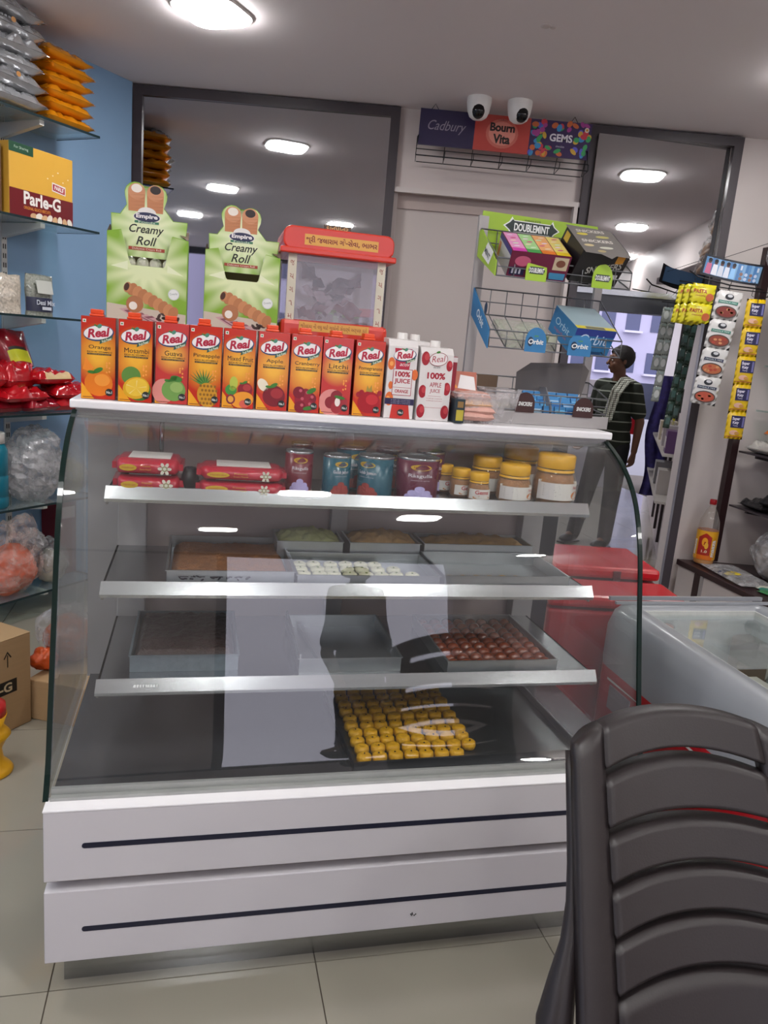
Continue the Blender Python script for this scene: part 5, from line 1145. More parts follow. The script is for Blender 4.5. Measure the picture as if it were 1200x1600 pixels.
# cardboard boxes on the floor
kr = pm('corrugated_cardboard', '#a98a63', .75, amt=.08, scale=9, bump=.08, stretch=(1, 1, 14)); tape = pm('packing_tape', '#b49a72', .25)
t = thing('cardboard_box', 'tall cardboard box with arrow and biscuit print at the left edge of the floor', 'box', (-1.221, 2.566, 0), R(-24.5))
g = G(); g.box((-.34, -.46, 0), (0, 0, .345), kr); part('box_body', g, t, bevel=.004); g = G(); g.box((-.34, -.46, .3452), (-.172, 0, .3475), kr); part('box_flap', g, t); g = G(); g.box((-.168, -.46, .3452), (0, 0, .3475), kr); part('box_flap', g, t)
pr = Pr(.0005); bk = P('#1d1a18'); 
pr.rect(-.30, .145, -.06, .195, bk, 1); pr.text('Parle-G', -.155, .170, .15, .034, P('#c9b48e'), 2, bold=.03)
pr.rect(-.098, .245, -.094, .29, bk, 1); pr.poly([(-.112, .280), (-.108, .277), (-.096, .296), (-.084, .277), (-.080, .280), (-.096, .304)], bk, 1)
pr.rect(-.175, .245, -.150, .285, P('#b03020'), 1); pr.rect(-.170, .268, -.155, .280, kr, 2); pr.rect(-.170, .250, -.155, .261, kr, 2); pr.text('Parle', -.20, .32, .09, .02, P('#b03020'), 1, shear=.2, bold=.03)
for q in range(5): pr.rect(-.2+.012*q, .212+.002*q, -.192+.012*q, .222, bk, 1)
pr.build(t, (.0005, 0, 0), (PI/2, 0, PI/2))
t = thing('cardboard_box', 'low cardboard box on the floor behind the tall one, taped top', 'box', (-1.245, 2.575, 0), R(-11))
g = G(); g.box((0, .01, 0), (.34, .36, .155), kr); part('box_body', g, t, bevel=.004); g = G(); g.box((.13, .0092, .11), (.19, .36, .156), tape); part('tape_strip', g, t)
bag(0, 0, 0, (.12, .11, .12), film, 3.2, 'clear bag of orange snacks lying on the low cardboard box', fr=lambda x, y, z: (-1.17, 2.80, .157), inner=pm('orange_snacks', '#a8552a', .6, amt=.5, scale=40))
bag(0, 0, 0, (.045, .05, .045), pm('orange_red_packet', '#c8501a', .35, amt=.3, bump=.3), 7.2, 'small orange and red packet at the back of the low cardboard box', fr=lambda x, y, z: (-1.225, 2.68, .157))
# yellow stand at the left edge
t = thing('yellow_stand', 'yellow plastic stand with red top at the left edge of the floor', 'stand', (-1.205, 2.225, 0))
yp = pm('yellow_plastic', '#d9a015', .35, amt=.05); g = G(); g.lathe([(.075, 0), (.078, .006), (.070, .018), (.050, .04), (.044, .08), (.060, .115), (.072, .13), (.060, .145), (.050, .16), (.062, .20)], yp, n=28); part('stand_body', g, t)
g = G(); g.lathe([(.060, .20), (.058, .235), (.03, .25)], P('#b81a1a'), n=28); part('stand_top', g, t)

# ------------------------------------------------------------------ sign, rack and cameras over the door
SY = 4.37
t = thing('advertising_board', 'three-panel sweet brand board over the sliding door with a wire rack', 'sign', (.455, SY, 2.58), 0, rot=(0, R(.5), 0))
def sp(z): return z-2.58
for x0, x1, c_, nm in ((-.445, -.155, '#2c2448', 'purple'), (-.155, .135, '#b9463e', 'orange-red'), (.135, .455, '#3a2a55', 'multicoloured')):
    g = G(); g.box((x0, -.006, -.088), (x1, .006, .088), P(c_, .3)); q = part('advert_panel', g, t, label=nm+' advert panel')
    pr = Pr(.0004); cx_ = (x0+x1)/2
    if nm == 'purple': pr.text('Cadbury', cx_+.0, .005, .20, .062, P('#8f8798'), 1, shear=.4, bold=.0)
    elif nm == 'orange-red':
        pr.ell(cx_, 0, .085, .072, P('#c96a5e'), 1); pr.ell(cx_, 0, .07, .058, P('#d98a7c'), 1.5)
        pr.text('Bourn', cx_, .030, .13, .042, P('#221a1c'), 2, bold=.04); pr.text('Vita', cx_, -.026, .09, .046, P('#221a1c'), 2, bold=.04); pr.text('Cadbury', cx_, .066, .05, .012, P('#5a2a3a'), 2, shear=.3)
    else:
        cc_ = ['#c83a4a', '#3a8ac0', '#c8a03a', '#3a9a5a', '#a03a8a', '#c8683a', '#5a5ac0']
        for i in range(70):
            u, v = x0+.01+.30*rnd.random(), -.08+.16*rnd.random()
            if abs(u-cx_) < .075 and abs(v) < .045: continue
            pr.ell(u, v, .013+.008*rnd.random(), .009+.006*rnd.random(), P(cc_[i % 7]), 1+.01*i, rnd.random()*3, 10)
        pr.text('GEMS', cx_+.005, .006, .12, .038, P('#e0dce4'), 3, bold=.03); pr.text('chocolate', cx_+.005, -.035, .045, .01, P('#c8c0d0'), 3)
        pr.ell(x1-.025, .055, .012, .012, P('#d8c8b8'), 3); pr.ell(x1-.025, .055, .006, .006, P('#c88a2a'), 3.4)
    pr.build(q, (0, -.0065, 0))
bw = pm('black_wire', '#1c1b1e', .4, .4); g = G()
zt_, zb_ = -.085, -.155
g.tube([(-.445, -.01, zt_+.04), (-.452, -.07, zb_-.0), (.448, -.07, zb_), (.445, -.01, zt_+.04)], .0035, bw, 6)
g.tube([(-.452, -.07, zb_+.03), (.448, -.07, zb_+.03)], .0025, bw, 6); g.tube([(-.445, .08, zb_), (.445, .08, zb_)], .0025, bw, 6)
for i in range(7): x = -.45+.9*i/6; g.tube([(x, .012, zt_+.04), (x, .08, zb_), (x, -.07, zb_), (x, -.07, zb_+.03)], .0022, bw, 5)
for x in (-.37, .36): g.tube([(x-.02, 0, .085), (x, .0, .115), (x+.02, 0, .085)], .002, bw, 5)
part('wire_rack', g, t)
def dome_cam(x, label, tilt):
    t = thing('security_camera', label, 'camera', (x, 4.22, 2.70), R(tilt))
    g = G(); g.lathe([(.062, 0), (.062, -.02), (.060, -.035), (.055, -.065), (.045, -.088), (.028, -.10), (.002, -.104)], white, n=28, cap=False); part('housing', g, t)
    g = G(); g.ball((.0, -.030, -.066), (.034, .034, .040), pm('black_lens_dome', '#07080a', .12)); part('lens', g, t); return t
dome_cam(.30, 'white dome camera on the ceiling, left of two', -4); dome_cam(.505, 'white dome camera on the ceiling, right of two', 18)
g = G(); g.ball((0, 0, 0), (.02, .02, .006), wall_m); g.ball((.03, .01, 0), (.012, .012, .004), wall_m); solo('ceiling_hook', g, 'small plaster bumps on the ceiling above the cameras', 'ceiling hook', (.46, 3.3, 2.70))

# ------------------------------------------------------------------ right wall unit
RA = R(14.06); RO = Vector((1.765, 4.455, 0))
def RW(x, y, z): return (RO.x+x*math.cos(RA)-y*math.sin(RA), RO.y+x*math.sin(RA)+y*math.cos(RA), z)
cb = thing('low_cabinet', 'white low cabinet with dark brown ledge along the right wall', 'cabinet', tuple(RO), RA)
g = G(); g.prism([(.01, -2.6), (.54, -2.6), (.54, -.14), (.01, -.012)], 0, .325, wall_w); part('body', g, cb)
g = G(); g.prism([(-.005, -2.6), (.545, -2.6), (.545, -.14), (-.005, -.008)], .325, .358, brown_m); part('ledge', g, cb, bevel=.003)
for y in (-.235, -1.05, -1.9): g = G(); g.box((0, y, 0), (.012, y+.05, .325), brown_m); part('stile', g, cb)
g = G(); g.box((-.0, -.24, .0), (.012, -.26, .325), greypost); part('door_edge', g, cb)
un = thing('wall_unit', 'open right wall unit with thin dark shelves above the ledge', 'shelving', tuple(RO), RA)
g = G(); g.box((.20, -.05, .358), (.245, -.01, 2.15), brown_m); part('stile', g, un)
g = G(); g.prism([(.20, -2.2), (.54, -2.2), (.54, -.14), (.20, -.06)], 2.14, 2.19, brown_m); part('top_shelf', g, un)
for z in (.713, 1.03, 1.27, 1.52, 1.80):
    x0 = .235 if z < 1.1 else .30
    g = G(); g.prism([(x0, -2.0), (.54, -2.0), (.54, -.14), (x0, -.07)], z-.010, z, shelf_glass if z > 1.1 else frame_m); q = part('shelf_board', g, un)
    for y in (-.17, -.9): g = G(); g.prism([(.54, z-.07), (.54, z-.01), (x0+.04, z-.01), (x0+.04, z-.03)], y-.008, y+.008, frame_m, 'y'); part('bracket', g, q)
def onR(name, g, label, cat, x, y, z, rz=0, grp=None): return solo(name, g, label, cat, RW(x, y, z), (0, 0, RA+rz), grp)
wrp_ = pm('white_red_foil', '#cbc6c0', .25, .2, amt=.15, bump=.4, bscale=30, coat=.3)
def mfE(u, v): return P('#a82028') if .3 < u < .7 and .2 < v < .6 else (P('#c86a2a') if u > .85 else wrp_)
for i, (x, y, z, lb_) in enumerate([(.36, -.20, 1.031, 'white and red foil packet lying at the far end of the shelf'), (.37, -.34, 1.075, 'white and red foil packet on top of the shelf pile'), (.38, -.45, 1.031, 'white and red foil packet nearest the picture edge'), (.38, -.30, 1.12, 'topmost white foil packet of the shelf pile')]):
    onR('foil_packet', pillow(.22, .20, .06, wrp_, i+20, .012, .7, mf=mfE), lb_, 'packet', x, y, z, .5*i, 'white and red packets on the right shelf')
blk = pm('black_silver_foil', '#2c2b2e', .2, .4, amt=.8, scale=18, bump=.4, coat=.4)
for i, (x, y, z) in enumerate([(.37, -.22, .714), (.38, -.34, .752), (.38, -.42, .79)]):
    onR('foil_packet', pillow(.22, .2, .05, blk, i+30, .012, .7), 'black and silver foil packet, %s in the right shelf pile' % ('lowest', 'middle', 'topmost')[i], 'packet', x, y, z, .4*i, 'black packets on the right shelf')
bag(.34, -.40, .360, (.12, .17, .16), film, 12.1, 'clear bag of white packets on the ledge of the right wall', fr=RW, inner=pm('grey_white_scraps', '#908a86', .6, amt=.5, scale=25))
onR('flat_bag', pillow(.40, .20, .025, film2, 41, .01, .5), 'flat clear bag with yellow print lying on the brown ledge', 'bag', .13, -.36, .359, PI/2-.1)
for i, (x, y, c_) in enumerate([(.10, -.36, '#c9b030'), (.09, -.33, '#1f2a4a'), (.12, -.62, '#3a8a7a'), (.10, -.66, '#3a7a4a'), (.15, -.58, '#c8c8b8'), (.14, -.70, '#2a7a80')]):
    onR('sachet', pillow(.09, .06, .012, P(c_), i, .004, .4), 'small %s sachet lying on the brown ledge' % ('yellow', 'navy', 'turquoise', 'green', 'cream', 'teal')[i], 'sachet', x, y, .372 if i < 2 else .359, .6*i, 'sachets on the brown ledge')
bag(.34, -.40, 2.19, (.12, .14, .13), film, 15.1, 'bag of brown fried snacks on the top right shelf', fr=RW, inner=pm('fried_snacks', '#9a6236', .6, amt=.4, scale=30, bump=.5))
for i, (z, c_) in enumerate([(1.271, '#2a3a2c'), (1.521, '#c9c2b4')]):
    onR('shelf_packet', pillow(.16, .14, .11, P(c_), i+50, .01, .5), '%s packet on the upper glass shelves at the right picture edge' % ('dark green', 'cream')[i], 'packet', .42, -.32, z)
# bottle
bt = thing('drink_bottle', 'mango drink bottle with red cap and orange-yellow wrap on the brown ledge', 'bottle', RW(.105, -.10, .358), R(-22))
pet = glass_mat('pet_plastic', (.93, .90, .86), 1.2, .03, .12, (.85, .8, .78)); mng = pm('mango_juice', '#e09a10', .25)
BR = .058
g = G(); g.lathe([(BR*.8, 0), (BR, .012), (BR, .20), (BR*1.02, .21), (BR*.92, .26), (BR*.55, .315), (.016, .345), (.016, .362)], pet, n=28); part('bottle_body', g, bt)
g = G(); g.lathe([(BR*.78, .003), (BR*.96, .014), (BR*.96, .035)], mng, n=28); part('juice', g, bt)
g = G(); g.lathe([(BR+.0008, .035), (BR+.0008, .205)], radial_mat('mango_wrap', '#b03418', '#e0a020', (0, 0), .02, .12), n=40, cap=False); part('label_wrap', g, bt)
g = G(); g.lathe([(.019, .356), (.019, .382), (.016, .385)], P('#b01824'), n=24); part('bottle_cap', g, bt)
pr = Pr(.0005)
for i in range(20):
    a_ = -.09+i*.009; pr.rect(a_, .035, a_+.009, .205, P('#e0a222'), 1)
    if -.045 <= a_+.0045 <= .03: pr.poly([(a_, .05), (a_+.009, .05), (a_+.009, .194-.75*abs(a_+.015)), (a_, .194-.75*abs(a_+.006))], P('#a82418'), 2)
    if -.05 <= a_ <= .04: pr.rect(a_, .035, a_+.009, .062, P('#d8701a'), 3)
pr.ell(-.008, .140, .016, .026, P('#e8a02a'), 4); pr.ell(.002, .12, .010, .02, P('#e8b03a'), 5); pr.text('1.0', -.005, .085, .03, .016, P('#e0c8b0'), 4, bold=.03)
pr.text('maaza', .043, .105, .10, .020, P('#e8e4e0'), 5, bold=.03, rot=PI/2); pr.text('maaza', -.062, .105, .09, .016, P('#e8e4e0'), 5, bold=.04, rot=PI/2)
pr.build(bt, name='printed_label', rot=(0, 0, 0), warp=lambda u, v, k: ((BR+k+.001)*math.sin(u/BR), -(BR+k+.001)*math.cos(u/BR), v))
# poster banner and its wires
bn = thing('hanging_banner', 'curved banner with printed people hanging above the sachet strips', 'banner', (1.70, 4.19, 1.975), R(-4), rot=(0, R(7), R(-4)))
g = G(); BW_, BH_ = .31, .105
def bf(off_): return lambda u, v: ((u-.5)*BW_, .03*(2*u-1)**2+off_, (v-.5)*BH_+.012*(2*u-1)**2)
g.grid(bf(0), 16, 2, P('#23242c')); g.grid(bf(.003), 16, 2, P('#23242c')); part('banner_sheet', g, bn)
pr = Pr(.0006); pr.rect(-.145, -.042, .145, .042, P('#5a86b4'), 1)
for i in range(20): pr.rect(-.145+i*.0145, -.042, -.145+(i+1)*.0145, .042, P(['#5a86b4', '#7aa0c4', '#4a76a8'][i % 3]), 1.2)
for i, c_ in enumerate(['#c06a8a', '#d8d8e0', '#c8ccd8', '#d0d4e0', '#8ab8e0']):
    x = -.125+i*.030; pr.ell(x, .024, .009, .012, P('#5a3a34'), 3+.1*i, n=12); pr.ell(x, .030, .0095, .009, P('#1c1a20'), 3.3+.1*i, n=10); pr.poly([(x-.014, -.04), (x+.014, -.04), (x+.011, .012), (x-.011, .012)], P(c_), 2.4+.1*i)
for i in range(8): pr.ell(.04+(i % 4)*.026, -.008-.022*(i//4), .009, .009, P('#b8c4d8' if i % 2 else '#8a6a60'), 3, n=10)
pr.rect(.03, .012, .13, .034, P('#c8d0dc'), 3)
pr.build(bn, (0, 0, 0), (0, 0, 0), warp=lambda u, v, k: (u, .03*(2*u/BW_)**2-k-.001, v+.012*(2*u/BW_)**2))
g = G(); bw2 = bw
g.tube([(-.13, .05, .02), (.17, .08, .19)], .0015, bw2, 5); g.tube([(.13, .05, .02), (.17, .08, .19)], .0015, bw2, 5)
g.tube([(-.22, 0, -.04), (-.17, -.01, -.062), (0, -.012, -.072), (.17, .0, -.058)], .004, bw2, 6); g.tube([(.0, 0, -.07), (.0, 0, -.13)], .002, bw2, 5)
for x in (-.18, -.06, .12): g.tube([(x, -.008, -.068), (x, -.01, -.10), (x+.01, -.015, -.105)], .0018, bw2, 5)
part('wire_hanger', g, bn)
def strip(x, y, z0, wd, ht, n, lean, label, grp, painter, base, rz=0):
    t = thing('sachet_strip', label, 'sachet strip', (x, y, z0), rz, grp, rot=(0, lean, rz))
    for i in range(n):
        g = G(); m = P(base) if isinstance(base, str) else base
        g.grid(lambda u, v: ((u-.5)*wd, -.007*math.sin(PI*u)**.5*math.sin(PI*v)**.5, -ht*(i+1-v)), 8, 8, m); g.grid(lambda u, v: ((u-.5)*wd, .004*math.sin(PI*u)*math.sin(PI*v), -ht*(i+1-v)), 4, 4, m)
        q = part('sachet', g, t); pr = Pr(.0004); painter(pr, wd, ht, i); pr.build(q, (0, -.0075, -ht*(i+1)))
    return t
def yel_p(pr, w_, h_, i):
    pr.rect(-w_*.28, h_*.42, w_*.46, h_*.86, P('#1e1d4c'), 1); pr.text('Super', -w_*.02, h_*.74, w_*.42, h_*.14, P('#d8d4e4'), 2, bold=.04); pr.text('Katy', -w_*.02, h_*.60, w_*.34, h_*.13, P('#d8d4e4'), 2, bold=.04); pr.text('Tasty', -w_*.02, h_*.49, w_*.28, h_*.07, P('#d8d4e4'), 2)
    pr.rect(w_*.32, h_*.46, w_*.42, h_*.82, P('#6a6aa0'), 2); pr.ell(-w_*.05, h_*.24, w_*.24, h_*.09, P('#d8a890'), 1); pr.ell(w_*.12, h_*.22, w_*.13, h_*.06, P('#c08a40'), 2); pr.rect(-w_*.45, h_*.08, w_*.45, h_*.11, P('#a85a1a'), 1)
strip(1.835, 4.17, 1.845, .098, .146, 5, R(-.5), 'strip of five yellow and navy sachets hanging by the right wall', 'hanging sachet strips', yel_p, pm('yellow_sachet', '#d9b414', .25, amt=.08, coat=.4))
def wht_p(pr, w_, h_, i):
    pr.ell(0, h_*.80, w_*.17, h_*.10, P('#20242c'), 1); pr.ell(.002, h_*.83, w_*.10, h_*.05, P('#c8c8cc'), 2); pr.rect(-w_*.38, h_*.56, w_*.38, h_*.66, P('#3a7a6a' if i < 2 else '#23284a'), 1); pr.text('MASALA MIX', 0, h_*.61, w_*.66, h_*.05, P('#d0dcd8'), 2)
    pr.ell(0, h_*.28, w_*.42, h_*.21, P('#4a3a34'), 1); pr.ell(0, h_*.28, w_*.37, h_*.17, P(['#7a2a22', '#8a3a26', '#b0603a', '#b04a32'][i]), 2)
    for k in range(6): pr.ell(w_*.22*math.cos(k*1.3+i), h_*.28+h_*.09*math.sin(k*1.9+i), w_*.07, h_*.04, P('#c88a5a' if k % 2 else '#a83a2a'), 3)
strip(1.685, 4.15, 1.872, .135, .147, 4, R(4.5), 'strip of four white sachets with dish pictures hanging under the banner', 'hanging sachet strips', wht_p, pm('white_sachet', '#cfcdcb', .25, amt=.06, coat=.4))
def pas_p(pr, w_, h_, i):
    pr.text('PASTA', -w_*.12, h_*.62, w_*.55, h_*.20, P('#a83a1a'), 1, bold=.03); pr.text('masala', -w_*.08, h_*.42, w_*.4, h_*.10, P('#a83a1a'), 1); pr.text("Tasty's", -w_*.1, h_*.82, w_*.3, h_*.08, P('#7a4a1a'), 1); pr.ell(w_*.3, h_*.35, w_*.16, h_*.2, P('#b0501a'), 1)
for i, (x, y) in enumerate([(1.545, 4.145), (1.515, 4.16), (1.49, 4.175)]):
    strip(x, y, 1.895-.005*i, .125, .098, 2, R(3+i), 'yellow pasta seasoning sachets hanging left of the banner, %s' % ('in front', 'second layer', 'rearmost layer')[i], 'yellow pasta sachets', pas_p, pm('lemon_sachet', '#cfc41a', .25, amt=.08, coat=.4))
def grn_p(pr, w_, h_, i): pr.rect(-w_*.3, h_*.3, w_*.3, h_*.8, P('#34504a'), 1)
for i, (x, y) in enumerate([(1.560, 4.325), (1.595, 4.33)]): strip(x, y, 1.73-.02*i, .038, .075, 8-i, R(3), 'dark green glossy sachet strip hanging beside the passage, %s' % ('left', 'right')[i], 'green sachet strips', grn_p, pm('green_sachet', '#26382f', .2, amt=.3, coat=.5))
def clr_p(pr, w_, h_, i): pr.ell(0, h_*.5, w_*.30, h_*.25, P('#a8acaa'), 1); pr.rect(-w_*.3, h_*.82, w_*.3, h_*.95, P('#7a8a86'), 1)
for i, (x, y) in enumerate([(1.47, 4.325), (1.435, 4.33)]): strip(x, y, 1.78, .045, .085, 6-2*i, R(3), 'strip of grey-white blister packs at the edge of the passage, %s' % ('right', 'left')[i], 'blister pack strips', clr_p, pm('grey_blister', '#7c827e', .25, amt=.3, coat=.4))
hr = thing('hanging_rail', 'thin black wire rails with hooks carrying the sachet strips', 'rail', (1.70, 4.16, 1.88))
g = G(); g.tube([(-.28, 0, .022), (.0, 0, .004), (.19, 0, .0), (.275, .20, .0), (.285, .29, .0)], .003, bw, 6); part('front_rail', g, hr)
g = G(); g.tube([(-.30, .17, -.075), (.0, .17, -.075), (.025, .31, -.075)], .003, bw, 6); part('back_rail', g, hr)
g = G(); g.tube([(-.02, 0, .004), (-.0, .03, .05)], .002, bw, 5); g.tube([(.12, 0, .002), (.12, .03, .05)], .002, bw, 5)
for x, z in ((-.155, .02), (-.185, .02), (-.21, .02), (-.02, -.008), (.135, -.03)): g.tube([(x, -.004, .012), (x, -.010, z-.03), (x+.008, -.006, z-.035)], .0018, bw, 5)
for x, z in ((-.145, -.15), (-.10, -.17), (-.23, -.10), (-.265, -.10)): g.tube([(x, .17, -.075), (x, .165, z)], .0018, bw, 5)
part('hook', g, hr, stuff=True)
# yellow chips pack at the very right and snack bags hanging on the right wall
onR('chips_packet', pillow(.16, .18, .06, pm('yellow_foil', '#d8b020', .25, .1, amt=.2, bump=.3), 61, .01, .6, mf=lambda u, v: P('#b8401a') if .35 < u < .7 and .3 < v < .7 else P('#d8b020')), 'yellow and orange snack packet at the right edge beside the banner', 'packet', .16, -.36, 1.99, .5)
for i, (x, y, z) in enumerate([(.12, -.40, 2.25), (.10, -.46, 2.10), (.06, -.36, 1.97)]):
    bag(x, y, z, (.07, .08, .10), film, 20+i, 'clear bag of brown snacks hung %s on the right wall, mirrored' % ('highest', 'in the middle', 'lowest')[i], fr=RW, inner=pm('brown_snack', '#8f6a48', .6, amt=.4, scale=30))

# ------------------------------------------------------------------ rear passage goods
cn = thing('street_counter', 'low white counter across the far end of the rear passage', 'counter', (1.2, 9.2, 0))
g = G(); g.box((-.2, 0, 0), (1.6, .4, 1.02), pm('lavender_white_laminate', '#b9b6c6', .4)); part('body', g, cn); g = G(); g.box((-.25, -.05, 1.02), (1.62, .45, 1.06), pm('counter_top', '#8a8894', .3)); part('counter_top', g, cn)
g = G(); g.box((0, 0, 0), (.62, .3, .20), P('#d4d2de')); g.box((.05, -.002, .03), (.57, 0, .13), P('#b4b4c4')); solo('white_chest', g, 'white box standing on the far counter right of the man', 'box', (2.15, 9.22, 1.06), bevel=.01)
flm = pm('purple_floral_film', '#2f2a66', .4, amt=1.2, scale=26)
g = G(); g.grid(lambda u, v: (.16*u+.02*math.sin(v*9), .02*math.sin(u*12), 1.0*v), 10, 20, flm); g.grid(lambda u, v: (.16*u+.02*math.sin(v*9), .012+.02*math.sin(u*12), 1.0*v), 10, 20, flm); solo('packet_curtain', g, 'purple patterned packets hanging in a column beside the man', 'packet curtain', (2.14, 6.45, .40), (0, 0, R(-20)))
g = G(); g.box((0, 0, 0), (.28, .02, .30), P('#9aa4d0')); solo('blue_poster', g, 'pale blue printed card hanging right of the man', 'card', (2.02, 6.62, 1.02)); g = G(); g.box((0, 0, 0), (.20, .2, .14), red); solo('red_carton', g, 'small red carton behind the man', 'carton', (2.0, 6.9, .86))
PD = Vector((3.25-1.80, 5.0, 0)).normalized(); PA = math.atan2(PD.y, PD.x)
def PW(s_, off_, z): return (1.80+PD.x*s_-PD.y*off_, 4.6+PD.y*s_+PD.x*off_, z)
for i in range(5):
    g = G(); g.box((-.012, -.02, 0), (.012, 0, 2.3), frame_m); solo('wall_standard', g, 'dark vertical shelf standard on the passage wall, number %s from the opening' % ('one', 'two', 'three', 'four', 'five')[i], 'standard', PW(.35+.55*i, .021, .1), (0, 0, PA), 'standards on the passage wall')
rp = thing('passage_shelves', 'narrow white shelves along the right wall of the passage', 'shelving', PW(.15, .17, 0), PA)
for z in (.62, .92): g = G(); g.box((0, -.0, z), (2.2, .15, z+.015), pm('white_shelf', '#c0bcb8', .4)); part('shelf_board', g, rp)
rp.location = PW(.15, .155, 0); rp.rotation_euler = (0, 0, PA)
for ch in rp.children: ch.location = (0, -.155, 0)
for i in range(5):
    g = G(); g.box((0, 0, 0), (.16, .12, .14+.02*(i % 2)), P(['#5a3a6a', '#c8c4c0', '#b8b4b8', '#8a8a90', '#c8c0b0'][i])); g.box((.02, .1205, .03), (.14, .122, .10), P('#d4d0cc')); solo('goods_box', g, '%s box on the passage shelf' % ('purple edged', 'white', 'pale lilac', 'grey', 'cream')[i], 'box', PW(.22+.24*i, .015, .635 if i % 2 else .935), (0, 0, PA), 'boxes on the passage shelf')
bag(0, 0, 0, (.05, .06, .09), film, 31, 'small clear bag with white packets on the upper passage shelf', fr=lambda x, y, z: PW(.80, .085, .936), inner=pm('white_packets', '#b8b8b0', .6, amt=.3))
for i in range(6):
    g = G(); g.box((-.03, -.015, 0), (.03, 0, .16), P(['#a8aca4', '#2a3a34', '#c8c41a', '#a8aca4', '#6a7a74', '#c8c8c8'][i])); solo('blister_card', g, 'small %s card hanging on the passage wall' % ('pale grey', 'dark green', 'yellow', 'light grey', 'grey green', 'whitish')[i], 'card', PW(.30+.42*i, .06, 1.35-.18*(i % 3)), (0, 0, PA), 'cards on the passage wall')

# ------------------------------------------------------------------ people
def remeshed(g, voxel, mats, cuts=(), smooth=3):
    me = g.mesh('tmp'); o = bpy.data.objects.new('tmp', me); COL.objects.link(o)
    r_ = o.modifiers.new('r', 'REMESH'); r_.mode = 'VOXEL'; r_.voxel_size = voxel; r_.use_smooth_shade = True
    s_ = o.modifiers.new('s', 'SMOOTH'); s_.iterations = smooth; s_.factor = .5
    dg = bpy.context.evaluated_depsgraph_get(); m2 = bpy.data.meshes.new_from_object(o.evaluated_get(dg)); bpy.data.objects.remove(o)
    if cuts:
        bm = bmesh.new(); bm.from_mesh(m2)
        for co, no in cuts: bmesh.ops.bisect_plane(bm, geom=bm.verts[:]+bm.edges[:]+bm.faces[:], plane_co=co, plane_no=no, clear_outer=True)
        bm.to_mesh(m2); bm.free()
    m2.materials.clear(); [m2.materials.append(m) for m in mats]
    for p in m2.polygons: p.use_smooth = True; p.material_index = 0
    return m2
def hand(g, wrist, dirv, side, m, curl=.5, s=1.0):
    """palm, four unequal bent fingers and a thumb; dirv runs from wrist to knuckles, side towards the thumb"""
    w_ = Vector(wrist); d = Vector(dirv).normalized(); sd = Vector(side).normalized(); nrm = d.cross(sd).normalized()
    if nrm.length == 0: nrm = Vector((0, 1, 0))
    for k in range(4):
        o_ = (k-1.5)*.019*s; root = w_+d*.035*s+sd*(-o_)*.9; kn = w_+d*.092*s-sd*o_
        g.capsule(w_+d*.01*s-sd*o_*.6, kn, .0135*s, .011*s, m, 8)
        ln = [.040, .046, .043, .034][k]*s; a = curl*.5; p1 = kn+(d*math.cos(a)+nrm*math.sin(a))*ln*.62; p2 = p1+(d*math.cos(curl*1.6)+nrm*math.sin(curl*1.6))*ln*.55
        g.capsule(kn, p1, .0098*s, .009*s, m, 8); g.capsule(p1, p2, .009*s, .0075*s, m, 8)
    t0 = w_+d*.03*s+sd*.022*s; t1 = t0+(d*.75+sd*.55).normalized()*.040*s; t2 = t1+(d*.95+sd*.15+nrm*.2).normalized()*.030*s
    g.capsule(t0, t1, .013*s, .0115*s, m, 8); g.capsule(t1, t2, .0115*s, .009*s, m, 8)
